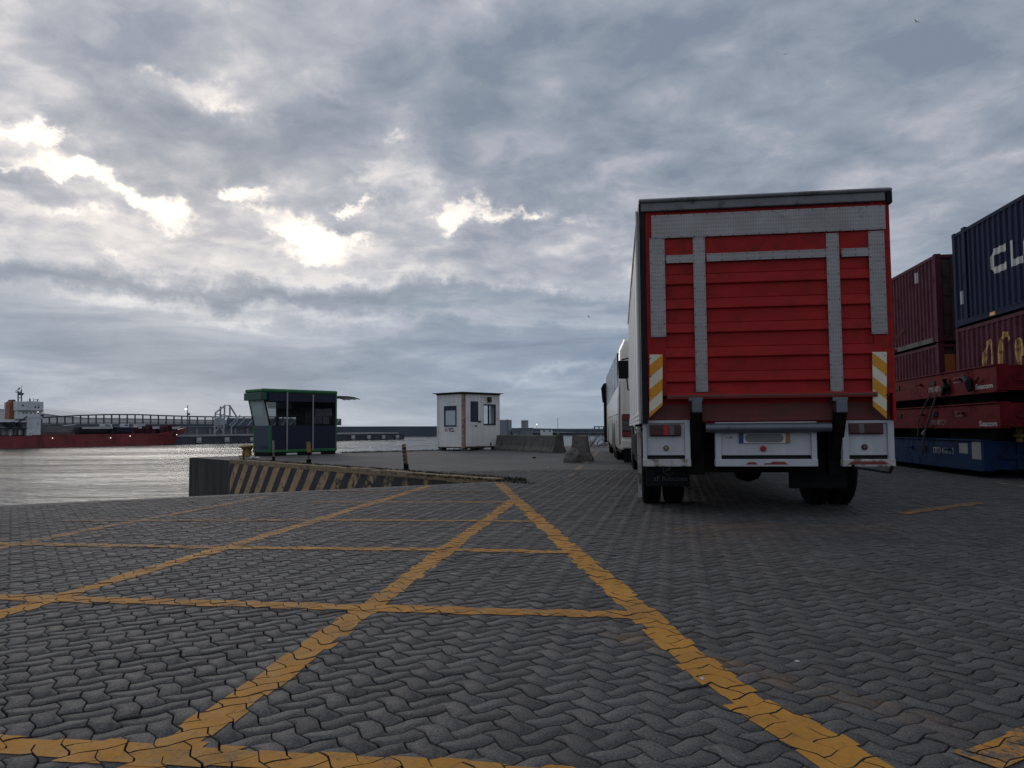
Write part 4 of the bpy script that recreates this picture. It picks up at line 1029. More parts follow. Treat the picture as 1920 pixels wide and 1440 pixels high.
def build_containers():
    far = D(1791, 600, 21.2); far.z = 0; L = 13.72; o = far - dT * L
    fr = Frame(o, TH)
    zb = fr.px(1796, 614, 0)[1]; ztp = fr.px(1791, 437, 0)[1]
    zl0 = .76
    root, prof = container('shipping_container', 'navy blue shipping container with big white letters, on top of its stack', 'container', o, L, zb, ztp - zb, 'navy_box', ext=.78, group='stacked shipping containers')
    def U(u, v, dz): y, z = fr.px(u, v, 0); return (y, z - dz)
    # letters: C, L and the start of the next, reading towards the camera
    def cpoly(y0, y1, z0, z1, s):      # y0 far (left) > y1 near
        wv = y0 - y1; h = z1 - z0; c = .16
        return [(y0 - c, z1), (y1, z1), (y1, z1 - s * 1.12), (y1 + s, z1 - s * 1.12), (y1 + s, z1 - s), (y0 - s - .02, z1 - s), (y0 - s, z1 - s - .03), (y0 - s, z0 + s + .03), (y0 - s - .02, z0 + s), (y1 + s, z0 + s), (y1 + s, z0 + s * 1.12), (y1, z0 + s * 1.12), (y1, z0), (y0 - c, z0), (y0, z0 + c), (y0, z1 - c)]
    (yc0, zc0) = U(1857, 511, zb); (yc1, _) = U(1887, 500, zb); (_, zc1) = U(1872, 463, zb); (yl0, _) = U(1893, 500, zb); (yl1, _) = U(1916, 500, zb)
    zc0 = U(1870, 511, zb)[1]; zc1 = U(1870, 463, zb)[1]; s = .165
    paint_poly([cpoly(yc0, yc1, zc0, zc1, s)], prof, root, 'letter_white')
    paint_poly([[(yl0, zc1), (yl0 - s, zc1), (yl0 - s, zc0 + s), (yl1, zc0 + s), (yl1, zc0), (yl0, zc0)]], prof, root, 'letter_white')
    yo = yl1 - .10; wO = .78; c = .16
    paint_poly([cpoly(yo, yo - wO * .52, zc0, zc1, s)], prof, root, 'letter_white')
    paint_poly([[(yo - wO * .52, zc1), (yo - wO + c, zc1), (yo - wO, zc1 - c), (yo - wO, zc0 + c), (yo - wO + c, zc0), (yo - wO * .52, zc0), (yo - wO * .52, zc0 + s), (yo - wO + s, zc0 + s), (yo - wO + s, zc1 - s), (yo - wO * .52, zc1 - s)]], prof, root, 'letter_white')
    a = fr.rectx(1800, 545, 1809, 570, 0); pl = paint_poly([[(a[0], a[2] - zb), (a[1], a[2] - zb), (a[1], a[3] - zb), (a[0], a[3] - zb)]], prof, root, 'placard', 'sticker')
    a = fr.rectx(1856, 586, 1866, 595, 0); b = MB(); b.box(-.004, -.001, min(a[0], a[1]), max(a[0], a[1]), .045, .14); b.build('sticker', 'amber', root)
    b = MB(); b.box(-.012, -.0015, .5, L - 1.1, .02, .045); b.box(-.012, -.0015, .5, L - 1.1, .135, .16); b.each('rail_flange', 'navy_box', root)
    # burgundy container below it with yellow writing
    root, prof = container('shipping_container', 'burgundy shipping container with yellow writing, beneath the navy blue container', 'container', (o + dT * .05), L - .05, zl0, zb - zl0 - .03, 'burgundy', group='stacked shipping containers')
    V = lambda u, v: (fr.px(u, v, 0)[0] - .05, fr.px(u, v, 0)[1] - zl0)
    sw = .17
    paint_poly(stroke([V(1848, 700), V(1844, 683), V(1845, 665), V(1851, 645), V(1855, 638)], [sw * .9, sw, sw, sw * .8, sw * .5]), prof, root, 'letter_yellow')
    paint_poly(stroke([V(1855, 640), V(1857.5, 665), V(1857, 685), V(1856, 700)], [sw * .5, sw * .6, sw * .6, sw * .6]), prof, root, 'letter_yellow')
    paint_poly(stroke([V(1874, 700), V(1874, 660), V(1876, 638), V(1881, 627), V(1887, 627), V(1892, 636)], [sw * 1.0, sw * 1.1, sw, sw * .9, sw * .7, sw * .6]), prof, root, 'letter_yellow')
    paint_poly(stroke([V(1917, 665), V(1913, 640), V(1907, 640), V(1905, 655), V(1911, 680), V(1913, 700)], [sw * .8, sw, sw, sw, sw, sw]), prof, root, 'letter_yellow')
    # burgundy stack further along, doors towards the camera
    n0 = D(1757.5, 600, 22.5); n0.z = 0; f2 = Frame(n0, TH); z2 = f2.px(1757, 641, 0)[1]; t2 = f2.px(1758.5, 473, 0)[1]
    root, prof = container('shipping_container', 'faded burgundy shipping container with dark brown doors, upper one of the stack beside the lorry', 'container', n0, 12.19, z2, t2 - z2, 'burgundy', 'near', group='stacked shipping containers')
    a = f2.rectx(1713, 512, 1719, 532, 0); paint_poly([[(a[0], a[2] - z2), (a[1], a[2] - z2), (a[1], a[3] - z2), (a[0], a[3] - z2)]], prof, root, 'placard', 'sticker')
    def V2(u, v): y, z = f2.px(u, v, 0); return (y, z - z2)
    b = MB(); b.box(-.03, -.002, .3, 11.9, .01, .15); b.each('rail_flange', 'concrete_dark', root)
    root, prof = container('shipping_container', 'burgundy shipping container lowest of the stack beside the lorry, orange panel on its end', 'container', n0 - dT * .0, 12.19, zl0, z2 - zl0 - .05, 'burgundy', 'near', group='stacked shipping containers')
    e0 = f2.py(1772, 690, -.0)[1] - zl0; e1 = f2.py(1772, 664, 0)[1] - zl0; b = MB(); b.box(.16, 2.28, .008, .03, e0 - .35, e1); b.build('end_panel', 'orange_panel', root)
    # low dark trailers that carry both stacks
    for q, LL, la in ((o, L, 'navy and burgundy stack'), (n0, 12.19, 'all burgundy stack')):
        t = thing('roll_trailer', 'dark flat roll trailer carrying the ' + la + ' of containers', 'trailer', (q[0], q[1], 0), TH)
        b = MB(); b.box(.05, 2.4, .05, LL - .05, .50, .755); b.build('deck', 'black', t)
        for y in (1.5, LL - 2.6):
            for x in (.5, 1.5): wheel_set(t, x, .4, y, .26, rim='chassis')
        b = MB(); b.box(.3, 2.1, LL * .5 - .15, LL * .5 + .15, 0, .5); b.build('support', 'black', t)
build_containers()

def roll_trailer(label, o, z0, h, m, name_txt, codes, wheels=True, group='roll trailers stacked in front of the containers'):
    Ln = 12.2; Wd = 2.5
    root = thing('roll_trailer', label, 'trailer', (o[0], o[1], z0), TH, group)
    b = MB()
    for x0, x1 in ((0, .02), (Wd - .02, Wd)): b.box(x0, x1, 0.0, Ln, .02, h - .02)
    for x0, x1 in ((-.03, .16), (Wd - .16, Wd + .03)): b.box(x0, x1, -.0, Ln, 0, .0195); b.box(x0, x1, -.0, Ln, h - .0195, h)
    b.box(.021, Wd - .021, .0, .025, .03, h - .02); b.box(.021, Wd - .021, Ln - .025, Ln, .03, h - .02)
    b.build('side_beam', m, root)
    b = MB(); b.box(.165, Wd - .165, .03, Ln - .03, h - .11, h - .021); b.box(.165, Wd - .165, .03, Ln - .03, .03, .07); b.build('deck', 'black', root)
    b = MB()
    for y in (2.6, 4.55, 6.6, 8.1, 9.4): b.prism([(y - .11, h * .72), (y + .11, h * .72), (y + .13, h * .52), (y - .13, h * .52)], 'x', -.018, -.001)
    b.each('lashing_pocket', 'black', root)
    b = MB()
    for y in (1.35, 3.2, 5.3, 7.3, 8.9):
        b.tube([(-.07, y - .09, h * .60), (-.035, y, h * .66), (-.07, y + .09, h * .60)], .016, 6); b.box(-.05, -.001, y - .03, y + .03, h * .58, h * .68)
    b.each('lashing_eye', m, root, 2)
    b = MB()
    for x in (.55, 1.25, 1.95):
        b.box(x - .03, x + .03, -.03, -.001, .05, h - .03)
    b.box(.25, 2.25, -.05, -.031, h * .40, h * .52); b.each('end_rib', m, root)
    return root
def build_trailers():
    gN = G(1846, 897); o = Vector((gN.x, gN.y, 0)); fr = Frame(o, TH)
    zz = lambda u, v: fr.px(u, v, 0)[1]
    SIDE = Matrix(((0, 0, -1, -.004), (-1, 0, 0, 0), (0, 1, 0, 0), (0, 0, 0, 1)))
    def words(root, s, u0, u1, v0, v1, z0, m, bold=.0, yoff=0.0):
        (ya, za) = fr.px(u0, (v0 + v1) / 2, 0); (yb, _) = fr.px(u1, (v0 + v1) / 2, 0)
        h = fr.px((u0 + u1) / 2, v0, 0)[1] - fr.px((u0 + u1) / 2, v1, 0)[1]; zb_ = fr.px((u0 + u1) / 2, v1, 0)[1]
        o_ = text(s, h / .70, m, root, Matrix.Translation((-.004, ya - yoff, zb_ - z0)) @ SIDE.to_3x3().to_4x4(), bold=bold, ext=.0015)
        w_ = max(v.co.y for v in o_.data.vertices) - min(v.co.y for v in o_.data.vertices)
        k = (ya - yb) / max(w_, 1e-3); y_ref = ya - yoff
        for v in o_.data.vertices: v.co.y = y_ref + (v.co.y - y_ref) * k
        return o_
    # lowest: blue, standing on wheels and legs
    z0, z1 = zz(1846, 884), zz(1846, 825)
    r_ = roll_trailer('blue roll trailer at the bottom of the trailer stack with two white placards', o, z0, z1 - z0, 'deck_blue', '', '')
    words(r_, 'CRTU 414346 3', 1750, 1788, 839, 850, z0, 'placard', .003)
    for a in ((1799, 831, 1815, 850), (1823, 828, 1840, 861)):
        q = fr.rectx(*a); b = MB(); b.box(-.006, -.001, min(q[0], q[1]), max(q[0], q[1]), q[2] - z0, q[3] - z0); p = b.build('placard', 'placard', r_)
    words(r_, 'C', 1801, 1807, 834, 846, z0 + .0, 'boat_blue', .006)
    for y in (1.2, 2.0, 9.6, 10.5):
        for x in (.45, 1.65): wheel_set(r_, x, .4, y, .20 if False else .22, rim='chassis')
    for v in kids(r_):
        if v.name.startswith('wheel'): v.location.z = -z0
    b = MB(); b.box(.35, 2.15, .7, 2.6, -.02 - .0, -.001); b.box(.35, 2.15, 9.2, 11, -.02, -.001); b.each('axle_frame', 'black', r_)
    b = MB()
    for y in (3.6, 6.2): b.box(.1, .3, y, y + .25, -z0, -.001); b.box(2.2, 2.4, y, y + .25, -z0, -.001)
    b.each('support_leg', 'chassis', r_)
    zA = z1
    # lower red
    offs = fr.px(1874, 760, 0)[0]; z0, z1 = zz(1872, 803), zz(1872, 753)
    o2 = o + dT * offs; z0 = max(z0, zA + .20)
    r_ = roll_trailer('dusty red roll trailer in the middle of the trailer stack', o2, z0, z1 - z0, 'deck_red', '', '')
    words(r_, 'Seacom', 1836.5, 1870, 789, 799, z0, 'letter_white', .004, offs); words(r_, 'SECU', 1791, 1806, 771, 781, z0, 'letter_worn', .0, offs); words(r_, 'OMBU 400772 3', 1745, 1773, 787, 797, z0, 'letter_worn', .0, offs)
    b = MB(); b.box(.3, 2.2, .8, 2.7, zA - z0, -.001); b.box(.3, 2.2, 9.2, 11.1, zA - z0, -.001); b.box(.5, 2.0, 5, 5.4, zA - z0, -.001); b.each('wheel_bogie', 'black', r_)
    zB = z1
    offs = fr.px(1868, 700, 0)[0]; z0, z1 = zz(1868, 735), zz(1868, 682)
    o3 = o + dT * offs; z0 = max(z0, zB + .15)
    r_ = roll_trailer('red roll trailer on top of the trailer stack with white lettering', o3, z0, z1 - z0, 'deck_red', '', '')
    words(r_, 'Seacom', 1829, 1862, 719, 728.5, z0, 'letter_white', .004, offs); words(r_, 'SECU', 1788, 1802, 707, 718, z0, 'letter_worn', .0, offs); words(r_, 'OMBU 400711 1', 1741, 1767, 725, 735, z0, 'letter_white', .0, offs)
    b = MB(); b.box(.3, 2.2, .8, 2.7, zB - z0, -.001); b.box(.3, 2.2, 9.2, 11.1, zB - z0, -.001); b.box(.5, 2.0, 5, 5.4, zB - z0, -.001); b.each('wheel_bogie', 'black', r_)
    # hooked shackles and dirty straps hanging over the side
    def hang(pts, m, name, rad, label, cat):
        q = [fr.px(u, v, -.06) for u, v in pts]
        b = MB(); b.tube([(-.06, y, z) for y, z in q], rad, 7); ob = b.build(name, m); ob.location = o; ob.rotation_euler = (0, 0, TH); tag(ob, label, cat, 'lashing gear hanging on the trailers'); return ob
    hang([(1771, 712), (1774, 725), (1768, 740)], 'black', 'lashing_chain', [.05, .075, .045], 'dark lashing chain bundle hanging near the worn code on the top red trailer', 'chain')
    hang([(1807, 707), (1816, 716), (1819, 733)], 'black', 'lashing_chain', [.05, .075, .05], 'dark chain bundle hanging left of the white word on the top red trailer', 'chain')
    hang([(1747, 737), (1731, 765), (1722, 790), (1721, 818)], 'strap', 'lashing_strap', .014, 'long grey strap drooping across the middle trailer', 'strap')
    hang([(1756, 740), (1746, 772), (1738, 800), (1734, 812), (1728, 856)], 'strap', 'lashing_strap', .02, 'thick strap with a pale buckle reaching down to the blue trailer', 'strap')
    hang([(1734, 808), (1730, 814)], 'placard', 'strap_buckle', .03, 'pale buckle on the thick hanging strap', 'buckle')
    hang([(1833, 711), (1828, 716), (1834, 708)], 'deck_red', 'lashing_hook', .02, 'small red hook above the white word on the top trailer', 'hook')
    # rope fender / coupling hanging on the end faces
    ex = fr.py(1911, 810, -.12)[0]
    b = MB()
    for v0, v1, rr in ((792, 802, .09), (803, 812, .06), (813, 820, .10), (821, 829, .06)):
        za = fr.py(1911, v0, -.12)[1]; zb2 = fr.py(1911, v1, -.12)[1]; b.lathe([(rr * .8, zb2), (rr, (za + zb2) / 2), (rr * .8, za)], (ex, -.12, 0), 'z', 12)
    ob = b.build('coupling_pin', 'bollard_yellow'); ob.location = o; ob.rotation_euler = (0, 0, TH); tag(ob, 'worn grey and yellow coupling standing on the blue trailer end', 'coupling')
build_trailers()

# ------------------------------------------------------------------ green and navy control kiosk
def build_kiosk():
    A = G(505.5, 855.5); B_ = G(631, 851); th = math.atan2(B_.y - A.y, B_.x - A.x); fr = Frame(A, th)
    root = thing('control_kiosk', 'green framed navy kiosk with outward leaning window standing on the quay edge', 'kiosk', (A.x, A.y, 0), th)
    Wd = fr.py(631, 800)[0]; DP = max(.7, fr.px(475, 822, 0)[0])
    p = lambda u, v: fr.py(u, v, 0)
    zt = (p(489, 729.5)[1] + p(628, 731.5)[1]) / 2; zb = .12; zgr = p(560, 737.5)[1]
    xl = p(490, 740)[0]; zf = p(494, 750)[1]; zs = p(505, 798)[1]
    x_s = p(496, 752)[0]
    # base
    b = MB(); b.box(.02, Wd - .02, .03, DP - .03, 0, zb); b.build('plinth', 'black', root)
    # floor band, posts, roof as one green frame
    b = MB(); g = .055
    b.box(-.02, Wd + .02, -.02, DP + .02, zb, zb + .10)
    b.box(-.005, .085, -.012, .085, zb + .101, zs); b.box(Wd - g, Wd + .015, -.015, .05, zb + .101, zt - .12); b.box(Wd - g, Wd + .015, DP - .05, DP + .015, zb + .101, zt - .12); b.box(-.005, .085, DP - .085, DP + .012, zb + .101, zs)
    b.build('frame', 'booth_green', root, bevel=.02)
    b = MB(); b.box(xl - .0, Wd + .03, -.035, DP + .035, zgr, zt); b.build('roof', 'booth_green', root, bevel=.05)
    b = MB(); b.box(xl - .035, xl + .19, -.03, DP + .03, zf + .005, zgr - .002); b.build('fascia', 'booth_green_dull', root, bevel=.02)
    b = MB(); b.box(xl + .191, xl + .21, -.035, .02, zf, zgr); b.build('fascia_edge', 'booth_green', root)
    # walls: front and back are navy below and above the window band
    zw0 = p(560, 798)[1]; zw1 = p(560, 753)[1]
    b = MB(); b.box(.09, Wd - .06, .0, .03, zb + .10, zw0); b.box(.0 + x_s * .3, Wd - .06, .0, .03, zw1, zgr)
    b.build('front_panel', 'booth_navy', root)
    b = MB(); b.box(.09, Wd - .06, DP - .03, DP, zb + .10, zw0); b.box(x_s * .3, Wd - .06, DP - .03, DP, zw1, zgr); b.box(Wd * .62, Wd - .06, DP - .03, DP, zw0, zw1); b.box(Wd * .13, Wd * .17, DP - .03, DP, zw0, zw1); b.box(Wd * .32, Wd * .36, DP - .03, DP, zw0, zw1)
    b.build('rear_panel', 'booth_navy', root)
    b = MB(); b.box(0, .03, .09, DP - .09, zb + .10, zs); b.build('side_panel', 'booth_steelblue', root)
    b = MB(); b.box(Wd - .03, Wd, .05, DP - .05, zb + .10, zgr); b.build('side_wall', 'booth_navy', root)
    # front window: slanting left edge, tinted
    b = MB(); b.prism([(.06, zw0), (Wd - .06, zw0), (Wd - .06, zw1), (x_s + .06, zw1)], 'y', .012, .018); b.build('window', 'booth_dark_glass', root)
    b = MB(); b.prism([(.055, zw0), (Wd * .60, zw0), (Wd * .60, zw1), (x_s + .06, zw1)], 'y', DP - .018, DP - .012); b.build('window', 'clear_glass', root)
    # leaning pale window on the water side with its gasket
    b = MB()
    xa0, xa1 = x_s + .02, .02
    vs = [(xa1, .05, zs), (xa1, DP - .05, zs), (xa0, DP - .05, zf + .01), (xa0, .05, zf + .01)]
    b.add(vs + [(x + .012, y, z) for x, y, z in vs], [(0, 1, 2, 3), (4, 5, 6, 7), (0, 1, 5, 4), (2, 3, 7, 6), (1, 2, 6, 5), (3, 0, 4, 7)]); lw = b.build('leaning_window', 'pale_glass', root)
    b = MB()
    for y in (.03, DP - .03): b.bar((xa1, y, zs), (xa0, y, zf + .01), .035, .05)
    b.each('window_post', 'black', root)
    # aluminium cover strips
    for u, v1 in ((538, 845), (586.5, 846)):
        x = p(u, 800)[0]; b = MB(); b.box(x - .022, x + .022, -.028, -.001, zb + .05, zt - .02 if u < 550 else zgr - .03); b.build('cover_strip', 'silver', root)
    # inside: blinds, cupboard, desk, papers
    b = MB()
    for k in range(9):
        z = zw1 - .03 - k * .028; b.box(x_s + .10 + k * .01, Wd * .32, .06, .075, z - .009, z + .009)
    b.build('blind', 'blind', root)
    b = MB(); b.box(Wd * .33, Wd * .62, DP - .12, DP - .05, zw0 + .35, zw1); b.box(Wd * .60, Wd * .80, .3, .4, zb + .2, zw1 - .2); b.build('cupboard', 'interior', root)
    b = MB(); b.box(.15, Wd * .6, DP - .45, DP - .08, zw0 - .12, zw0 - .08); b.build('desk', 'interior', root)
    for (u0, v0, u1, v1) in ((591, 767, 607, 781), (607.5, 766, 622, 780), (588, 782, 604, 794), (606, 781, 617, 795)):
        a = fr.rect(u0, v0, u1, v1, .05); b = MB(); b.box(a[0], a[1], .045, .05, a[2], a[3]); b.build('notice_sheet', 'paper', root)
    # canopy on the far side
    q = [fr.py(u, v, .3) for u, v in ((631.5, 742.5), (645, 743), (657, 744.5), (668, 748.5))]
    b = MB(); b.sheet([(x, z) for x, z in q], 'y', .05, DP - .05); c = b.build('awning', 'pale_glass', root, fix=False)
    sol = c.modifiers.new('s', 'SOLIDIFY'); sol.thickness = .01
    b = MB()
    for y in (.08, DP * .36, DP * .66, DP - .08): b.tube([(x, y, z - .02) for x, z in q], .014, 6); 
    b.tube([(q[0][0], .6, q[0][1] - .12), (q[2][0] - .1, .6, q[2][1] - .03)], .012, 6); b.each('awning_rib', 'silver', c)
    for a in ((537, 850, 556, 853.2), (585, 849.5, 600, 853)):
        x0, x1, z0, z1 = fr.rect(*a, y=-.06); b = MB(); b.tube([(x0, -.07, max(z1 - .05, .05)), (x1, -.07, max(z1 - .05, .05))], .045, 8)
        o = b.build('plastic_pipe', 'litter_white'); o.location = (A.x, A.y, 0); o.rotation_euler = (0, 0, th)
        tag(o, 'short white pipe lying under the kiosk ' + ('below the middle navy panel' if a[0] < 560 else 'below the panel with the notices'), 'pipe', 'white pipes under the kiosk')
build_kiosk()

# ------------------------------------------------------------------ white guard hut
def build_hut():
    C = G(868.5, 845.5); Dp = G(937, 843); th = math.atan2(Dp.y - C.y, Dp.x - C.x); fr = Frame(C, th)
    root = thing('guard_hut', 'weathered white hut with blue window frames and rusty corner post on the quay', 'hut', (C.x, C.y, 0), th)
    Lx = fr.py(936, 800)[0]; Ly = fr.px(820.5, 800, 0)[0]
    zb = .16; zt = fr.py(868, 738)[1]; ztR = fr.py(935, 740)[1]; zt = (zt + ztR) / 2 - .02
    zl = zt - .04
    # windows/door opening helper: wall built from strips around openings
    def wall(axis, length, ops, face, nm):
        b = MB(); ops = sorted(ops); cur = 0.0
        def put(a, c, z0, z1):
            if c - a < .003 or z1 - z0 < .003: return
            if axis == 'x': b.box(a, c, face, face + .05, z0, z1)
            else: b.box(face, face + .05, a, c, z0, z1)
        for (a, c, z0, z1) in ops: put(cur, a, zb, zt); put(a, c, zb, z0); put(a, c, z1, zt); cur = c
        put(cur, length, zb, zt); return b.build(nm, 'hut_white', root)
    W1 = fr.rectx(833, 761, 856, 800, 0); W1 = (min(W1[:2]), max(W1[:2]), W1[2], W1[3])
    W2 = fr.rect(904.5, 758, 929, 797, 0); Dr = fr.rect(873, 746, 906, 838, 0)
    wall('y', Ly, [W1], 0, 'wall'); wall('x', Lx, [W2], 0, 'wall')
    b = MB(); y0, y1 = .9, 1.5; b.box(Lx - .05, Lx, .051, Ly, zb, zt * .45); b.box(Lx - .05, Lx, .051, .5, zt * .45, zt); b.box(Lx - .05, Lx, Ly - .35, Ly, zt * .45, zt); b.box(Lx - .05, Lx, .5, Ly - .35, zt * .86, zt); b.build('wall', 'hut_white', root)
    b = MB(); b.box(.051, Lx - .051, Ly - .05, Ly, zb, zt * .42); b.box(.051, .3, Ly - .05, Ly, zt * .42, zt); b.box(Lx - .35, Lx - .051, Ly - .05, Ly, zt * .42, zt); b.box(.3, Lx - .35, Ly - .05, Ly, zt * .88, zt); b.build('wall', 'hut_white', root)
    b = MB(); b.box(.051, Lx - .051, .051, Ly - .051, zb, zb + .04); b.build('floor', 'interior', root)
    # frames: rusty corner post and trims
    b = MB(); b.box(-.03, .07, -.03, .07, zb - .05, zt + .02); b.build('corner_post', 'hut_rust', root)
    b = MB(); b.box(.071, .11, -.025, .0, zb, zt); b.build('gap_shadow_strip', 'rust_dark', root)  # shadow of the gap beside the post, drawn as a thin dark strip
    b = MB(); b.box(-.025, .05, Ly - .05, Ly + .02, zb - .04, zt); b.box(Lx - .06, Lx + .02, -.02, .05, zb - .03, zt); b.each('corner_post', 'hut_white', root)
    b = MB(); b.box(.15, Lx - .06, -.015, -.0005, zt - .12, zt - .07); b.box(-.015, -.0005, .10, Ly - .06, zt - .10, zt - .05); b.each('trim', 'hut_white', root)
    b = MB(); b.box(-.02, Lx + .01, -.02, .0, zb - .06, zb + .01); b.box(-.02, .0, .0, Ly, zb - .05, zb + .0); b.box(.0, Lx, .02, Ly, zb - .05, zb - .002); b.build('sill_rail', 'rust_dark', root)
    # roof: corrugated rusty sheet with overhang
    b = MB(); prof = []; n = 16; xa, xb = -.16, Lx + .14
    ya, yb = -.16, Ly + .18
    for i in range(n * 2 + 1):
        y = ya + (yb - ya) * i / (2 * n); prof.append((y, zt + .055 + (.022 if i % 2 else 0)))
    b.sheet(prof, 'x', xa, xb); r = b.build('roof', 'rust_dark', root, fix=False); so_ = r.modifiers.new('s', 'SOLIDIFY'); so_.thickness = .012
    b = MB(); b.box(-.05, Lx + .05, -.05, .03, zt + .001, zt + .045); b.box(-.05, .03, .031, Ly + .05, zt + .001, zt + .045); b.box(-.05, Lx + .05, Ly - .03, Ly + .049, zt + .001, zt + .045) ; b.build('roof_batten', 'rust_dark', root)
    # windows
    def win(q, axis, split, glassm='clear_glass', mf=.06):
        a, c, z0, z1 = q; b = MB()
        def bx(m0, m1, h0, h1, d0=-.02, d1=.045):
            if axis == 'x': b.box(m0, m1, d0, d1, h0, h1)
            else: b.box(d0, d1, m0, m1, h0, h1)
        bx(a, a + mf, z0, z1); bx(c - mf, c, z0, z1); bx(a + mf, c - mf, z0, z0 + mf); bx(a + mf, c - mf, z1 - mf, z1)
        if split: m = a + (c - a) * .48; bx(m - .04, m + .04, z0 + mf, z1 - mf, -.01, .03)
        else: bx(a + mf, c - mf, z1 - .20, z1 - mf, -.005, .03)
        f = b.build('window', 'frame_blue', root)
        b = MB(); bx(a + mf, c - mf, z0 + mf, z1 - mf, .008, .013); b.build('pane', glassm, f)
    win(W1, 'y', False, 'pale_glass'); win(W2, 'x', True)
    # door
    x0, x1, z0, z1 = Dr; z0 = zb + .02
    b = MB(); b.box(x0, x1, -.022, -.0005, z0, z1); d = b.build('door', 'hut_white', root, bevel=.003)
    a = fr.rect(882, 752.5, 896.5, 791, -.02); b = MB(); b.box(a[0], a[1], -.030, -.0225, a[2], a[3]); w_ = b.build('door_window', 'frame_blue', d)
    b = MB(); b.box(a[0] + .03, a[1] - .03, -.032, -.0302, a[2] + .03, a[3] - .03); b.build('pane', 'boat_blue', w_)
    hx, hz = fr.py(899, 790.5, -.03); b = MB(); b.box(hx - .06, hx + .06, -.06, -.0225, hz - .03, hz + .03); b.tube([(hx - .02, -.07, hz), (hx + .07, -.08, hz + .01)], .018, 6); b.build('handle', 'rust_dark', d)
    b = MB(); b.box(x0 - .02, x0 - .0005, -.018, -.0005, z0, z1 + .02); b.box(x1 + .0005, x1 + .02, -.018, -.0005, z0, z1 + .02); b.box(x0, x1, -.018, -.0005, z1 + .0005, z1 + .025); b.build('door_frame', 'hut_white', root)
    a = fr.rect(890, 797, 894, 800, -.02); b = MB(); b.box(a[0], a[1], -.026, -.0225, a[2], a[3]); b.build('letter_slot', 'rust_dark', d)
    a = fr.rect(914.5, 744.5, 920.5, 754.5, -.05); b = MB(); b.prism([(a[0], a[3]), (a[1], a[3]), (a[1], a[2] + .05), (a[1] - .05, a[2]), (a[0] + .03, a[2] + .02)], 'y', -.10, -.001); b.build('wall_lamp', 'rust_dark', root)
    a = fr.rect(919.5, 830, 921.5, 838, -.01); b = MB(); b.box(a[0], a[1], -.006, -.0005, a[2], a[3]); b.build('rust_streak', 'rust_dark', root)
    # lettering on the left face
    y0, zc = fr.px(841, 810, 0); y1, _ = fr.px(852, 810, 0); _, zb2 = fr.px(846, 809.5, 0); _, zt2 = fr.px(846, 803, 0)
    SD = Matrix(((0, 0, -1), (-1, 0, 0), (0, 1, 0))).to_4x4()
    o = text('TCL', (zt2 - zb2) / .70, 'black', root, Matrix.Translation((-.003, y0, zb2)) @ SD, bold=.008, ext=.0015)
    wv = max(v.co.y for v in o.data.vertices) - min(v.co.y for v in o.data.vertices); k = abs(y0 - y1) / wv
    for v in o.data.vertices: v.co.y = y0 + (v.co.y - y0) * k
    y2, _ = fr.px(836.5, 810, 0); b = MB()
    hh = zt2 - zb2
    for k_ in range(3): b.box(-.005, -.001, y2 - .09, y2 + .04 - (.02 if k_ == 1 else 0), zb2 + hh * (.08 + .36 * k_), zb2 + hh * (.24 + .36 * k_))
    b.box(-.005, -.001, y2 + .041, y2 + .07, zb2 + hh * .08, zb2 + hh * .96); b.build('emblem', 'rust_dark', root)
    # blocks under the hut
    for x, y in ((.02, .02), (Lx - .3, .02), (.02, Ly - .25), (Lx - .3, Ly - .25), (Lx * .45, .02)):
        b = MB(); b.box(x, x + .26, y, y + .2, 0, zb - .062); b.build('support_block', 'concrete_dark', root)
build_hut()

# ------------------------------------------------------------------ barriers, posts, bollard, litter
def rough(o, amp, sc, seed, cuts=3):
    me = o.data; bm = bmesh.new(); bm.from_mesh(me); bmesh.ops.subdivide_edges(bm, edges=bm.edges, cuts=cuts, use_grid_fill=True)
    bmesh.ops.triangulate(bm, faces=[f for f in bm.faces if len(f.verts) > 4])
    for v in bm.verts:
        n = mnoise.noise_vector(Vector(v.co) * sc + Vector((seed, seed * 2, 0))); n2 = mnoise.noise_vector(Vector(v.co) * sc * 3 + Vector((seed, 0, 0)))
        k = 1 if v.co.z > .01 else .0
        v.co += Vector((n.x + n2.x * .4, n.y + n2.y * .4, (n.z + n2.z * .4) * k)) * amp
    bm.to_mesh(me); bm.free()
def barrier(p, q, hgt, wb, label, m='concrete_dark', seed=0):
    p = Vector(p); q = Vector(q); d = q - p; L = d.length; th = math.atan2(d.y, d.x)
    prof = [(-wb / 2, 0), (wb / 2, 0), (wb / 2, .07), (wb * .34, hgt * .34), (wb * .26, hgt - .02), (wb * .2, hgt), (-wb * .2, hgt), (-wb * .26, hgt - .02), (-wb * .34, hgt * .34), (-wb / 2, .07)]
    b = MB(); n = 8
    for i in range(n + 1): b.v += [(L * i / n, y, z) for y, z in prof]
    K = len(prof)
    for i in range(n):
        for k in range(K): b.f.append((i * K + k, i * K + (k + 1) % K, (i + 1) * K + (k + 1) % K, (i + 1) * K + k))
    b.f += [tuple(range(K))[::-1], tuple(n * K + k for k in range(K))]; b.mi = [0] * len(b.f)
    o = b.build('concrete_barrier', m); rough(o, .012, 3.0, seed, 2); o.location = (p.x, p.y, 0); o.rotation_euler = (0, 0, th)
    return tag(o, label, 'barrier', 'concrete barriers on the quay')
P1 = G(1049, 849.0); P2 = G(993, 846.2); P3 = G(938, 843.4)
hB = (849.0 - 816.5) / F * P1.y * 1.0
barrier(P3, P2 - (P2 - P3) * .03, hB, .62, 'long dark concrete barrier just behind the white hut', seed=1)
barrier(P2, P1, hB * 1.0, .62, 'dark concrete barrier with pale drips, its end towards the broken block', seed=4)
Q1 = G(1080, 866.5); h3 = (866 - 816.5) / F * Q1.y
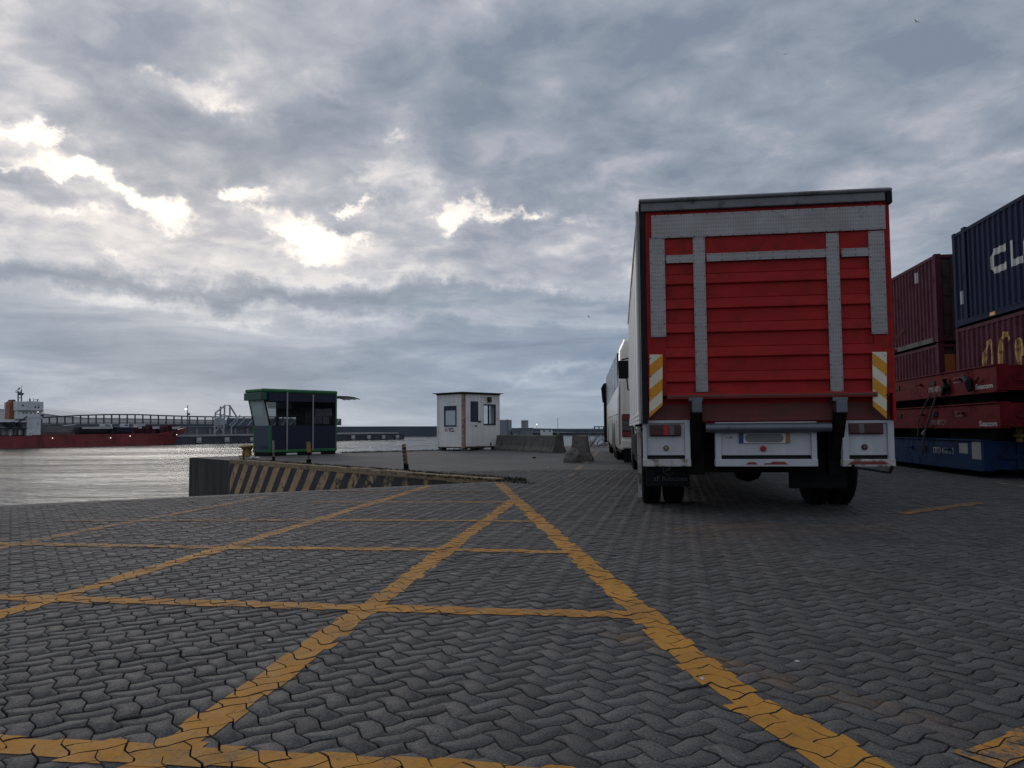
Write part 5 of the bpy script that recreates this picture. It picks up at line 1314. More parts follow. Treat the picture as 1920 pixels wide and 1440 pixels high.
Q2 = Q1 + Vector((.25, 1.0, 0)) * 1.1
o3 = barrier(Q1 + Vector((.1, .25, 0)), Q2, h3, .66, 'short broken concrete barrier end with crumbling base beside the faded line', 'concrete_broken', 7)
def rock(c, r, sc3, m, seed):
    bm = bmesh.new(); bmesh.ops.create_icosphere(bm, subdivisions=3, radius=r)
    for v in bm.verts:
        n = v.co.normalized(); v.co = n * r * (1 + .30 * mnoise.noise(n * 1.8 + Vector((seed, 0, 0))) + .12 * mnoise.noise(n * 5 + Vector((0, seed, 0))))
        v.co = Vector((v.co.x * sc3[0], v.co.y * sc3[1], max(v.co.z * sc3[2], -r * sc3[2] * .55)))
    me = bpy.data.meshes.new('rubble'); bm.to_mesh(me); bm.free(); me.materials.append(MT[m])
    o = bpy.data.objects.new('concrete_rubble', me); COL.objects.link(o); o.location = Vector(c) + Vector((0, 0, r * sc3[2] * .55 - .01)); return o
tag(rock(G(1073, 867), .26, (.95, .8, .95), 'concrete_broken', 3), 'crumbled concrete lump lying against the broken barrier, its pale left side', 'rubble', 'rubble at the broken barrier')
tag(rock(G(1094, 864), .24, (.9, 1, .9), 'concrete_dark', 8), 'crumbled dark concrete lump lying against the right side of the broken barrier', 'rubble', 'rubble at the broken barrier')
tag(rock(G(1060.5, 866.5), .07, (1, 1, .7), 'concrete_broken', 5), 'small crumb of concrete left of the broken barrier', 'rubble', 'rubble at the broken barrier')
def post(label, base, top, r, m, cap=None, stripes=False, foot=True):
    g = G(*base); t_ = D(top[0], top[1], g.y); root = thing('marker_post', label, 'post', (g.x, g.y, 0), 0, 'flexible marker posts along the quay wall')
    tp = Vector((t_.x - g.x, 0, t_.z)); b = MB(); st = .12 if foot else .0
    b.tube([tp * (st / tp.z), tp * .55 + Vector((.008, 0, 0)), tp], [r, r * .96, r * .9], 14); o = b.build('shaft', m, root, smooth=True)
    if foot: b = MB(); b.lathe([(r * 1.9, 0), (r * 1.8, .03), (r * 1.15, .05), (r * 1.25, .14), (r * 1.0, .15)], (0, 0, 0), 'z', 16); b.build('rubber_foot', 'rubber', root)
    if cap: b = MB(); b.tube([tp * .965, tp * 1.0 + Vector((0, 0, .004))], r * 1.02, 14); b.build('cap', cap, root)
    if stripes:
        b = MB(); L = tp.length; ax = tp.normalized()
        for k in range(5):
            c = tp * (.28 + .14 * k); b.tube([c + ax * -.02 + Vector((-.0, 0, 0)), c + ax * .025], r * 1.03, 14)
        b.each('dark_band', 'post_dark', root)
posts = [('slim pale pinkish post in front of the kiosk, nearer its left side', (513, 865.5), (512, 826), .036, 'post_pale', None, False, True),
         ('orange marker post with grey cap standing before the kiosk', (579, 871.5), (578.5, 828.5), .055, 'post_orange', 'steel_grey', False, True),
         ('rusty striped marker post leaning a little, midway along the wall', (761.5, 883), (757, 833), .048, 'rusty_stripe', None, True, True),
         ('thin dark post beside the yellow mooring bollard', (457, 860.5), (458, 829), .016, 'post_dark', None, False, True)]
for a in posts: post(*a)
g = G(463, 855.5); t_ = thing('mooring_bollard', 'squat rusty yellow mooring bollard at the quay edge left of the kiosk', 'bollard', (g.x, g.y, 0))
b = MB(); b.lathe([(.30, 0), (.30, .03), (.17, .05), (.15, .24), (.2, .30)], (0, 0, 0), 'z', 22); b.build('bollard_stem', 'bollard_yellow', t_, smooth=True)
b = MB(); b.lathe([(.20, .30), (.30, .32), (.31, .36), (.22, .40), (.02, .41)], (0, 0, 0), 'z', 22); b.build('bollard_cap', 'bollard_yellow', t_, smooth=True)
rl = random.Random(5)
def crumple(c, r, m, nm, label, seed, flat=.6):
    bm = bmesh.new(); bmesh.ops.create_icosphere(bm, subdivisions=2, radius=r)
    for v in bm.verts: v.co *= 1 + .55 * mnoise.noise(v.co / r * 2.2 + Vector((seed, 0, 0))); v.co.z = max(v.co.z * flat, -r * .3)
    me = bpy.data.meshes.new(nm); bm.to_mesh(me); bm.free(); me.materials.append(MT[m]); o = bpy.data.objects.new(nm, me); COL.objects.link(o); o.location = Vector(c) + Vector((0, 0, r * .3 + .002))
    return tag(o, label, 'litter', 'scraps of litter')
crumple(G(474, 859.5), .10, 'litter_white', 'plastic_bag', 'crumpled white plastic bag near the kiosk corner, the larger of two', 1)
crumple(G(483, 860), .07, 'litter_white', 'plastic_bag', 'small crumpled white bag nearer the kiosk', 2)
crumple(G(1001, 859.3), .06, 'black', 'dark_scrap', 'dark scrap lying on the quay in front of the barriers', 3, .5)
crumple(G(1317, 1276), .010, 'litter_white', 'paper_scrap', 'tiny pale crumpled paper beside the thick yellow line', 4)
crumple(G(1028, 878), .03, 'litter_white', 'paper_scrap', 'white scrap on the grey quay before the broken barrier', 6, .4)
crumple(G(505, 1202), .008, 'litter_white', 'paper_scrap', 'little white fleck on the pavers between the yellow lines', 7, .4)
crumple(G(1495, 1242), .009, 'litter_white', 'paper_scrap', 'pale fleck on the bare pavers right of the yellow line', 9, .4)
# bleached branches and rubble at the quay end beside the coach
b = MB(); g = G(1121, 838.5)
for i in range(46):
    a = rl.uniform(0, 6.28); e = rl.uniform(-.1, .9); l = rl.uniform(.35, 1.1); c = Vector((rl.gauss(0, .42), rl.gauss(0, .5), .03 + rl.random() * .12)); d = Vector((math.cos(a) * math.cos(e), math.sin(a) * math.cos(e), max(math.sin(e), 0)))
    b.tube([c, c + d * l * .5 + Vector((0, 0, .03)), c + d * l + Vector((rl.gauss(0, .06), 0, rl.gauss(0, .05)))], [rl.uniform(.012, .03), .012, .004], 5)
o = b.build('branch_pile', 'bleached_wood'); o.location = (g.x, g.y, 0); tag(o, 'heap of bleached branches at the quay end beside the coach', 'branches')

# ------------------------------------------------------------------ ship across the water
def build_ship():
    S0 = G(0, 841, WATER_Z); B0 = G(350, 833.2, WATER_Z); ax = (B0 - S0); Lv = ax.length; ax.normalize(); th = math.atan2(ax.y, ax.x)
    fr = Frame(B0, th)     # x runs to the bow, y away
    root = thing('coaster_ship', 'red hulled coaster ship with white superstructure and orange funnel moored at the far quay', 'ship', (B0.x, B0.y, WATER_Z), th)
    X = lambda u, v, y=0.0: (fr.py(u, v, y)[0], fr.py(u, v, y)[1] - WATER_Z)
    def s_of(u): return fr.py(u, 820, 0)[0]
    bowx, bowz = X(367, 801); dk = X(120, 816.5)[1]; dkb = X(330, 813)[1]
    Bm = 10.0
    st = []
    stern = s_of(-140)
    xs = list(np.linspace(stern, s_of(250), 10)) + [s_of(275), s_of(300), s_of(318), s_of(333), s_of(343), s_of(350)]
    def top(x):
        k = min(max((x - s_of(300)) / (bowx - s_of(300)), 0), 1); base = dk + (dkb - dk) * min(max((x - s_of(120)) / (s_of(320) - s_of(120)), 0), 1)
        return base + (bowz - base) * k ** 1.1
    V = []; rows = 0; K = 7
    for x in xs + ['bow']:
        if x == 'bow':
            for z, xx in zip((-1.5, 0, .9, 2.0, 3.0, 4.0, 1e9), (0, 0, .8, 2.0, 3.2, 4.4, 0)):
                V.append((xx if z < 1e8 else bowx, Bm / 2, z if z < 1e8 else bowz))
            bz = bowz
            V[-K:] = [(bowx * max(q, 0) ** .9 if q > 0 else -.6, Bm / 2, -1.5 if q < 0 else bz * q) for q in (-1, .0, .2, .4, .6, .8, 1.0)]
        else:
            k = max(0.0, (x - s_of(255)) / (0 - s_of(255))); hw = Bm / 2 * (1 - k ** 2.2); hwt = Bm / 2 * (1 - (k * .86) ** 3.0)
            tz = top(x)
            for q in (-1, 0, .2, .4, .6, .8, 1.0):
                z = -1.5 if q < 0 else tz * q; w_ = hw + (hwt - hw) * max(q, 0); V.append((x, Bm / 2 - w_, z))
        rows += 1
    b = MB(); n = len(V); Vm = [(x, Bm - y, z) for x, y, z in V]
    fs = []
    for i in range(rows - 1):
        for k in range(K - 1):
            a = i * K + k; fs.append((a, a + K, a + K + 1, a + 1)); a += n; fs.append((a, a + 1, a + K + 1, a + K))
        a = i * K + K - 1; fs.append((a, a + K, n + a + K, n + a))
    fs.append(tuple(range(K)) + tuple(n + k for k in range(K))[::-1])
    b.add(V + Vm, fs); b.build('hull', 'ship_red', root)
    b = MB()
    x0, x1 = s_of(60), s_of(318); b.box(x0, x1, -.06, .0, dk - .02, dk + .25); b.build('bulwark', 'ship_red', root)
    # superstructure tiers, given by picture columns and rows on the near side
    def tier(u0, u1, v0, v1, m, nm, y0=.4, y1=9.6, bev=.1):
        a = X(u0, v1, y0); c = X(u1, v0, y0); b = MB(); b.box(a[0], c[0], y0, y1, a[1], c[1]); return b.build(nm, m, root, bevel=bev)
    h1 = tier(50, 77, 786, 817, 'ship_white', 'deckhouse'); tier(-60, 50, 789, 792, 'ship_white', 'boat_deck'); tier(-60, 50, 792.1, 817, 'ship_grey', 'deckhouse', 1.2)
    tier(0, 52, 800, 803, 'ship_grey', 'side_gallery', .3)
    tier(32, 80, 770, 785.5, 'ship_white', 'bridge_deck', 1.0, 9.0); tier(31, 82, 753.5, 769.6, 'ship_white', 'wheelhouse', .8, 9.2)
    def rect(u0, v0, u1, v1, y, m, nm, par=root, t=.05):
        a = X(u0, v1, y); c = X(u1, v0, y); b = MB(); b.box(a[0], c[0], y - t, y - .005, a[1], c[1]); return b.build(nm, m, par)
    rect(34, 769.6, 82, 771, .8, 'ship_grey', 'deck_edge')
    rect(76, 777, 81.8, 781.5, .95, 'boat_black', 'nameboard'); rect(51, 780.5, 78, 781.6, .4, 'ship_white', 'rail', t=.2)
    for (u, v) in ((43, 760), (66, 763), (72, 764)): rect(u - 1.4, v - 1.6, u + 1.4, v + 1.6, .8, 'boat_black', 'porthole')
    for u in (44, 50, 58, 66, 72): rect(u - 1.4, 773, u + 1.4, 776, .98, 'ship_grey', 'window')
    for (u0, u1, v0, v1) in ((55, 61, 811, 816.5), (70.5, 71.8, 793, 796), (18, 20, 813, 817), (36, 38, 806, 816)): rect(u0, v0, u1, v1, .38, 'boat_black' if u0 > 60 else 'fender_white', 'door')
    rng2 = random.Random(3)
    for k in range(9):
        u = -6 + k * 6.1; rect(u, 804 + rng2.random() * 3, u + rng2.uniform(1, 3), 816.5, 1.18, rng2.choice(['boat_black', 'fender_white', 'boat_black']), 'doorway')
    # funnel
    a = X(16.5, 786, 3); c = X(30.5, 786, 3); e = X(19, 752, 3); f_ = X(28.5, 751, 3)
    b = MB(); b.prism([(a[0], a[1]), (c[0], c[1]), (f_[0] + .2, f_[1]), (e[0] + .5, f_[1]), (e[0], f_[1] - .4)], 'y', 3, 6); b.build('funnel', 'funnel', root, bevel=.15)
    b = MB(); q = X(24, 751, 3); b.box(e[0] + .5, f_[0] + .1, 3.2, 5.8, q[1], q[1] + .25); b.build('funnel_top', 'boat_black', root)
    # mast and aerials
    b = MB()
    for u in (34, 40):
        p0 = X(u, 754, 3); p1 = X(u, 733 if u < 37 else 731, 3); b.tube([(p0[0], 3, p0[1]), (p1[0], 3, p1[1])], .16, 6)
    for (u0, v0, u1, v1, rr) in ((29, 735, 41, 735.6, .12), (36, 739.5, 45, 738.5, .16), (34, 746, 41, 746, .10), (34, 731, 37, 727, .18), (40, 731, 40.4, 724, .06), (29, 733, 33, 731.5, .08)):
        p0 = X(u0, v0, 3); p1 = X(u1, v1, 3); b.tube([(p0[0], 3, p0[1]), (p1[0], 3, p1[1])], rr, 6)
    p0 = X(38.5, 741, 3); b.box(p0[0] - .5, p0[0] + .5, 2.7, 3.3, p0[1], p0[1] + .6)
    b.build('mast', 'rail_dark', root)
    b = MB()
    for (u0, v0, u1, v1, rr) in ((56, 754, 56, 748, .18), (56, 748, 56, 745, .06), (48, 753, 72, 752.6, .05), (63, 753.5, 63, 747, .06), (63, 750, 72, 748.5, .06), (69, 752.5, 72, 749, .12), (79.5, 760, 79.5, 756, .16), (74, 752.5, 74, 756, .06)):
        p0 = X(u0, v0, 2.5); p1 = X(u1, v1, 2.5); b.tube([(p0[0], 2.5, p0[1]), (p1[0], 2.5, p1[1])], rr, 6)
    b.build('aerials', 'rail_dark', root)
    b = MB()
    p0 = X(32, 793, .3); p1 = X(51, 781, .3); b.bar((p0[0], .3, p0[1]), (p1[0], .3, p1[1]), .25); b.build('boat_davit', 'boat_black', root)
    b = MB()
    for k in range(10):
        u = 8 + k * 3.2; v = 796 + rng2.uniform(-3, 4); p = X(u, v, .5); b.box(p[0] - rng2.uniform(.2, .6), p[0] + rng2.uniform(.2, .6), .2, .7, p[1] - .5, p[1] + .5)
    b.each('deck_gear', 'boat_black', root)
    # deck lamps, lit
    for u, v in ((98, 821.5), (207, 821), (243.5, 817.5), (331, 815)):
        p = X(u, v, -.1); bm = MB(); bm.lathe([(.03, -.12), (.1, -.07), (.12, 0), (.1, .07), (.03, .12)], (p[0], -.25, p[1]), 'z', 10); bm.build('deck_lamp', 'lamp_glow', root)
    p = X(71, 772.5, .7); bm = MB(); bm.lathe([(.03, -.12), (.13, 0), (.03, .12)], (p[0], .6, p[1]), 'z', 10); bm.build('deck_lamp', 'lamp_glow', root)
    # boats carried on deck
    def boat(u0, u1, vt, vb, m, label, bow=1, cabin=None, dx=0.0, y=4.0, top_m=None):
        a = X(u0, vb, y)[0]; c = X(u1, vb, y)[0]; zt_ = X((u0 + u1) / 2, vt, y)[1]; zb_ = dk - .4; h = zt_ - zb_; L = c - a
        bt = thing('small_boat', label, 'boat', fr_pt(a, y - 2.2, zb_), th, 'small boats carried on the ship deck')
        V = []; n = 12; Wb = 4.4
        for i in range(n + 1):
            t = i / n; k = t if bow > 0 else 1 - t; hw = Wb / 2 * (1 - max(0, (k - .55) / .45) ** 2.2); rake = .14 * L * max(0, (k - .5) / .5)
            sh = 1 + .10 * max(0, (k - .6) / .4)
            for q, wf in ((0, .35), (.45, .8), (1, 1)):
                V.append((L * t * .86 + (L * .14 * q * t if bow > 0 else L * .14 * (1 - q * (1 - t))), Wb / 2 - hw * wf, h * q * sh))
        K = 3; nV = len(V); V2 = [(x, Wb - y_, z) for x, y_, z in V]; fs = []
        for i in range(n):
            for k in range(K - 1):
                p = i * K + k; fs.append((p, p + K, p + K + 1, p + 1)); p += nV; fs.append((p, p + 1, p + K + 1, p + K))
            p = i * K; fs.append((p, nV + p, nV + p + K, p + K)); p += K - 1; fs.append((p, p + K, nV + p + K, nV + p))
        fs.append((0, 1, 2, nV + 2, nV + 1, nV)); e = n * K; fs.append((e, nV + e, nV + e + 1, nV + e + 2, e + 2, e + 1))
        b = MB(); b.add(V + V2, fs); b.build('hull', m, bt)
        if top_m:
            b = MB(); b.box(L * .04, L * .86, -.05, .0, h * .80, h * .98); b.build('gunwale_strake', top_m, bt)
        if cabin:
            cu0, cu1, cv, cm = cabin; x0 = X(cu0, vt, y)[0] - a; x1 = X(cu1, vt, y)[0] - a; z1 = X(cu0, cv, y)[1] - zb_
            b = MB(); b.box(x0, x1, .9, 3.4, h * .9, z1); cb = b.build('wheelhouse', cm, bt, bevel=.1)
            b = MB(); b.box(x0 + (x1 - x0) * .2, x0 + (x1 - x0) * .8, .86, .895, h + (z1 - h) * .45, h + (z1 - h) * .8); b.build('window', 'boat_black', cb)
        return bt
    def fr_pt(x, y, z): return (B0.x + x * fr.c - y * fr.s, B0.y + x * fr.s + y * fr.c, WATER_Z + z)
    boat(79, 143, 798, 816, 'boat_grey', 'large grey hulled boat on the ship deck nearest the superstructure', 1, (90, 112, 795.5, 'boat_black'))
    boat(144, 214, 800.5, 815, 'boat_black', 'black boat with pale top strake and white wheelhouse on the ship deck', 1, (190, 206, 795, 'ship_white'), top_m='fender_white')
    boat(212, 272, 801, 814.5, 'boat_blue', 'dark blue boat on the ship deck with a small pale cabin', 1, (228, 238, 795, 'ship_white'))
    b = MB()
    for k in range(22):
        u = 250 + k * 3.6; v = rng2.uniform(796, 806); p = X(u, v, 3); w_ = rng2.uniform(.3, 1.4); b.box(p[0] - w_, p[0] + w_, 2, 5, dk - .3, max(p[1], dk + .3))
    b.build('deck_cargo', mat('deck_cargo_red', (.085, .03, .035), .8, .3, .6), root)
    b = MB()
    for u, v, w_ in ((256, 797, .9), (267, 796.5, .7), (292, 801.5, 1.0), (330, 802, 1.2), (262, 801, .5)): p = X(u, v, 1.9); b.box(p[0] - w_, p[0] + w_, 1.7, 1.99, p[1] - .4, p[1] + .3)
    b.each('deck_gear', 'fender_white', root)
build_ship()

# ------------------------------------------------------------------ far quay, breakwater and what stands there
def build_far():
    # far pier with pale fenders
    a = G(300, 833.9, WATER_Z); c = G(758, 823.6, WATER_Z); d = c - a; L = d.length; th = math.atan2(d.y, d.x); fr = Frame(a, th)
    root = thing('far_pier', 'long grey concrete pier with pale fenders and panelled wall across the water', 'pier', (a.x, a.y, WATER_Z), th)
    X = lambda u, v, y=0.0: (fr.py(u, v, y)[0], fr.py(u, v, y)[1] - WATER_Z)
    zd = (X(640, 814)[1] + X(420, 818.5)[1]) / 2
    x_end = X(758, 820)[0]
    b = MB(); b.box(-60, x_end, 0, 14, -3, zd); b.build('quay_block', mat('pier_dark', (.060, .066, .078), .9, .25, .2, dirt=(.10, .105, .11), dscale=.3, dthr=.58, damt=.5), root)
    b = MB(); b.box(-60, X(746, 814)[0], -.25, 14, zd + .0, zd + .55); b.build('deck_edge', 'concrete_pale', root)
    for u in (371, 423.5, 471, 560, 610, 660, 689.4, 717, 743):
        x = X(u, 820)[0]; z1 = X(u, 816.5 if u > 500 else 820.5)[1]; b = MB(); b.box(x - .75, x + .75, -.9, -.26, .35, z1); f = b.build('fender', 'fender_white', root, bevel=.1)
        b = MB(); b.box(x - .78, x + .78, -.92, -.905, z1 * .35, z1 * .5); b.build('fender_strip', 'breakwater_top', f)
    # panelled wall on the pier
    wy = 9.0; b = MB(); zt = X(400, 801, wy)[1]; ztr = X(700, 800.5, wy)[1]; xm = X(560, 805, wy)[0]
    b.box(-60, xm, wy, wy + 1.0, zd + .5, zt); b.build('parapet_wall', 'pier_concrete', root)
    for k in range(26):
        x = -20 + k * 4.6
        if x > xm: break
        b = MB(); b.box(x - .35, x + .35, wy - .5, wy - .001, zd + .5, zt - .3); b.build('pilaster', 'breakwater_top', root)
    b = MB(); b.box(-60, xm, wy - .3, wy + 1.3, zt, zt + .35); b.build('wall_cap', 'breakwater_top', root)
    # sloping conveyor gallery behind gantry
    g0 = X(430, 797, 7); g1 = X(640, 797, 7); zt2 = X(450, 784, 7)[1]; zb2 = X(450, 797.5, 7)[1]
    b = MB(); b.box(g0[0], g1[0], 7.0, 8.6, zb2, zt2); gal = b.build('gallery', 'breakwater_hazy_slate', root)
    n = 14
    for k in range(n):
        x0 = g0[0] + (g1[0] - g0[0]) * k / n; b = MB(); b.bar((x0, 6.9, zb2), (x0 + 2.6, 6.9, zt2), .3); b.build('diagonal_brace', 'gantry', gal)
    # pale access gantry
    gt = thing('access_gantry', 'pale lattice access gantry standing on the far pier right of the lit lamp', 'gantry', (0, 0, 0))
    def W(u, v, y):
        x, z = fr.py(u, v, y); return Vector((a.x + x * fr.c - y * fr.s, a.y + x * fr.s + y * fr.c, z))
    segs = [((402, 816), (404, 774)), ((404, 774), (420, 762)), ((418, 816), (421, 782)), ((421, 782), (421, 760)), ((413, 784), (413.5, 762)), ((431, 783), (431, 760)), ((431, 761), (444, 782)), ((420, 760), (432, 760)), ((404, 776), (444, 782)), ((402, 798), (421, 800)), ((402, 812), (421, 788)), ((421, 812), (404, 790)), ((404, 786), (421, 776)), ((434, 816), (434, 800)), ((434, 800), (444, 790)), ((444, 790), (450, 778))]
    for i, (p, q) in enumerate(segs):
        y = 3.5 if i % 2 else 4.5; b = MB(); b.bar(W(p[0], p[1], y), W(q[0], q[1], y), .38 if i < 7 else .24); b.build('lattice_member', 'gantry', gt)
    b = MB(); p = W(403, 785, 4); q = W(421, 800, 4); b.bar(W(412, 784, 4), W(412, 797, 4), 4.2, .6); b.build('platform_screen', 'gantry', gt)
    # lamp column with a lit lamp
    p0 = W(352, 803.5, 3.2); lt = thing('lamp_post', 'tall thin lamp post with one lit lamp above the bow of the ship', 'lamp post', (p0.x, p0.y, 0)); lt.location.z = 0
    o = Vector((p0.x, p0.y, 0)); b = MB(); b.tube([W(352, 812, 3.2) - o, W(351.5, 760, 3.2) - o], [.22, .12], 8); b.build('column', 'rail_dark', lt)
    b = MB(); c0 = W(348.7, 767, 3.2) - o; b.lathe([(.1, -.28), (.38, -.1), (.38, .1), (.1, .28)], c0, 'z', 12); b.build('lamp_head', 'lamp_glow', lt)
    b = MB(); b.tube([c0, W(351.6, 766, 3.2) - o], .1, 6); c1 = W(353.5, 776.5, 3.2) - o; b.box(c1.x - .4, c1.x + .4, c1.y - .3, c1.y + .3, c1.z - .3, c1.z + .3); b.each('bracket', 'rail_dark', lt)
    # arched railing beyond the ship
    ry = 22.0; rt = thing('arched_railing', 'long dark railing with widely spaced posts and gently arched top rail behind the ship', 'railing', (0, 0, 0))
    top_pts = [(70, 784), (110, 781), (150, 779), (190, 777.5), (215, 777), (260, 777.3), (300, 779), (350, 780.5), (400, 781.5), (480, 781.6), (560, 781.8)]
    b = MB(); b.tube([W(u, v, ry) for u, v in top_pts], .22, 6); b.build('top_rail', 'rail_dark', rt)
    us = np.arange(78, 556, 14.6)
    for u in us:
        v = np.interp(u, [p[0] for p in top_pts], [p[1] for p in top_pts]); b = MB(); p = W(u, v, ry); q = W(u, 799, ry); b.bar(q, p, .32); b.build('post', 'rail_dark', rt)
    b = MB(); b.tube([W(u, 793.5 - (.5 if u > 150 else 0), ry) for u in (70, 215, 400, 560)], .15, 6); b.build('lower_rail', 'rail_dark', rt)
    bt = thing('causeway', 'dark low causeway wall carrying the arched railing', 'wall', (0, 0, 0)); b = MB()
    P = W(60, 800, ry); Q = W(570, 800, ry); b.bar((P.x, P.y, -1.35), (Q.x, Q.y, -1.35), 3.0, (W(300, 794.5, ry).z + 1.35) * 2 - .2); b.build('wall', 'breakwater_hazy_slate', bt)
    # long pale building with a curved roof far behind
    y0 = 520.0
    pl = thing('waterfront_hall', 'very long pale hall with a gently falling white roof on the horizon behind the ship', 'building', (0, 0, 0))
    tp = [(-120, 748), (0, 759.5), (40, 763.5), (83, 768), (120, 773), (162, 776), (230, 777), (300, 778), (396, 780), (480, 781.5), (560, 787), (620, 799)]
    roofp = [D(u, v, y0) for u, v in tp]
    b = MB(); poly = [(p.x, p.z) for p in roofp] + [(roofp[-1].x, WATER_Z - 1), (roofp[0].x, WATER_Z - 1)]
    b.prism([(x, z - (2.6 if i < len(roofp) else 0)) for i, (x, z) in enumerate(poly)], 'y', y0, y0 + 60); b.build('wall', 'far_grey', pl)
    b = MB()
    for i in range(len(roofp) - 1):
        p, q = roofp[i], roofp[i + 1]; b.add([(p.x, y0 - 1, p.z - 2.6), (q.x, y0 - 1, q.z - 2.6), (q.x, y0 + 14, q.z), (p.x, y0 + 14, p.z), (q.x, y0 + 60, q.z), (p.x, y0 + 60, p.z)], [(0, 1, 2, 3), (3, 2, 4, 5)])
    b.build('roof', 'far_pale', pl)
    # breakwater: stepped wall between kiosk and hut and on to the right
    def bw(label, pts_top, vb, thick=12, mm='breakwater_hazy_slate', band=None):
        P = [G(u, vb(u), WATER_Z) for u, v in pts_top]; Z = [D(u, v, p.y).z for (u, v), p in zip(pts_top, P)]
        t = thing('breakwater', label, 'breakwater', (0, 0, 0)); b = MB()
        for i in range(len(P) - 1):
            p, q = P[i], P[i + 1]; d = (q - p); d.z = 0; n = Vector((-d.y, d.x, 0)).normalized(); n = n if n.y > 0 else -n; n = n * thick
            b.add([(p.x, p.y, -4), (q.x, q.y, -4), (q.x, q.y, Z[i + 1]), (p.x, p.y, Z[i]), (p.x + n.x, p.y + n.y, -4), (q.x + n.x, q.y + n.y, -4), (q.x + n.x, q.y + n.y, Z[i + 1]), (p.x + n.x, p.y + n.y, Z[i])], [(0, 1, 2, 3), (3, 2, 6, 7), (4, 7, 6, 5), (0, 4, 5, 1)])
        b.build('wall', mm, t)
        if band:
            b = MB()
            for i in range(len(P) - 1):
                p, q = P[i], P[i + 1]; z0 = D(pts_top[i][0], band[0], p.y).z; z1 = D(pts_top[i][0], band[1], p.y).z
                b.bar((p.x, p.y - .6, (z0 + z1) / 2), (q.x, q.y - .6, (z0 + z1) / 2), 1.0, abs(z0 - z1))
            b.build('ledge', 'breakwater_top', t)
        return t
    bw('breakwater wall tinted a hazy slate grey on the horizon between the kiosk and the hut', [(560, 800.5), (640, 799.8), (740, 799.3), (832, 799.2), (940, 801.5)], lambda u: 819.5 - (u - 560) * .0055)
    bw('low breakwater wall on the horizon stretching to the coach', [(935, 802.5), (1000, 803.4), (1046, 804.4), (1100, 804.4), (1160, 804.4), (1230, 804)], lambda u: 815.0)
    bw('low pale landing stage in front of the far breakwater beside the coach', [(938, 809.5), (1020, 809.5), (1068, 811.5), (1150, 811.5), (1230, 811.5)], lambda u: 816.5, 6, 'pier_concrete', (811.2, 812.2))
    # tanks, sheds, mast and frame on the right
    yT = 400.0
    def XZ(u, v, y=yT): p = D(u, v, y); return p
    def tank(u0, u1, vt, vb, label, y=yT):
        p = XZ((u0 + u1) / 2, vb, y); r = (XZ(u1, vb, y).x - XZ(u0, vb, y).x) / 2; zt = XZ((u0 + u1) / 2, vt, y).z
        t = thing('storage_tank', label, 'tank', (p.x, p.y, WATER_Z)); b = MB(); b.lathe([(r, 0), (r, zt - WATER_Z)], (0, 0, 0), 'z', 40); b.build('shell', 'tank_grey', t, smooth=True)
        b = MB(); b.lathe([(r * 1.01, zt - WATER_Z + .01), (r * 1.01, zt - WATER_Z + .25), (r * .6, zt - WATER_Z + .7), (.1, zt - WATER_Z + .9)], (0, 0, 0), 'z', 40); b.build('tank_roof', 'far_pale', t, smooth=True)
        b = MB(); b.tube([(r * .55, -r * .86, 0), (r * .55, -r * .86, zt - WATER_Z + .8)], .14, 6); b.build('ladder', 'breakwater_hazy_slate', t); return t
    tank(924, 959.5, 788, 806, 'wide grey storage tank with pale roof just right of the hut'); 
    def shed(u0, u1, vt, vb, label, m, y=yT, d=14, roof=None):
        p = XZ(u0, vb, y); q = XZ(u1, vt, y); t = thing('harbour_shed', label, 'shed', (p.x, p.y, 0)); b = MB(); b.box(0, q.x - p.x, 0, d, WATER_Z, q.z - .3); b.build('wall', m, t)
        b = MB(); b.box(-.3, q.x - p.x + .3, -.4, d + .3, q.z - .299, q.z); b.build('roof', roof or 'breakwater_top', t)
        n = max(2, int((q.x - p.x) / 2.2)); 
        for k in range(n):
            x = (k + .5) * (q.x - p.x) / n; b = MB(); b.box(x - .4, x + .4, -.03, -.005, q.z - 1.6, q.z - .8); b.build('window', 'breakwater_hazy_slate', t)
        return t
    shed(973, 999, 802, 810, 'low grey shed carrying the small square tank', 'breakwater_top')
    p = XZ(984, 801.6, yT + 6); t = thing('storage_tank', 'small square grey tank standing on the low shed roof', 'tank', (p.x, p.y, XZ(984, 802, yT).z)); w_ = 13.5 / F * yT / 2; hz = 13 / F * yT
    b = MB(); b.lathe([(w_, .003), (w_, hz)], (0, 0, 0), 'z', 32); b.build('shell', 'tank_grey', t); b = MB(); b.lathe([(w_ * 1.04, hz + .001), (w_ * 1.04, hz + .3)], (0, 0, 0), 'z', 32); b.build('tank_roof', 'breakwater_hazy_slate', t)
    shed(1015, 1036, 803.8, 811, 'low whitish shed with dark roof edge near the middle of the far shore', 'far_grey', roof='breakwater_hazy_slate', y=390)
    shed(962, 972, 806, 811, 'tiny pale hut between the wide tank and the low shed', 'breakwater_top', y=396)
    p = XZ(1046, 811); t = thing('flag_mast', 'thin bare mast on the far shore left of the coach', 'mast', (p.x, p.y, 0)); b = MB(); b.tube([(0, 0, p.z), (0, 0, XZ(1046, 784).z)], [.16, .10], 6); b.build('pole', 'tank_grey', t); b = MB(); b.box(-.4, .4, -.4, .4, p.z - 1, p.z + .2); b.build('footing', 'tank_grey', t)
    p = XZ(1006.5, 811); t = thing('lamp_post', 'short lamp post with a bright lit lamp between the far sheds', 'lamp post', (p.x, p.y, 0)); b = MB(); b.tube([(0, 0, p.z - 1), (0, 0, XZ(1006.5, 797).z)], .09, 6); b.build('column', 'tank_grey', t); b = MB(); b.lathe([(.1, -.35), (.38, 0), (.1, .35)], (0, 0, XZ(1006.5, 796).z), 'z', 10); b.build('lamp_head', 'lamp_glow', t)
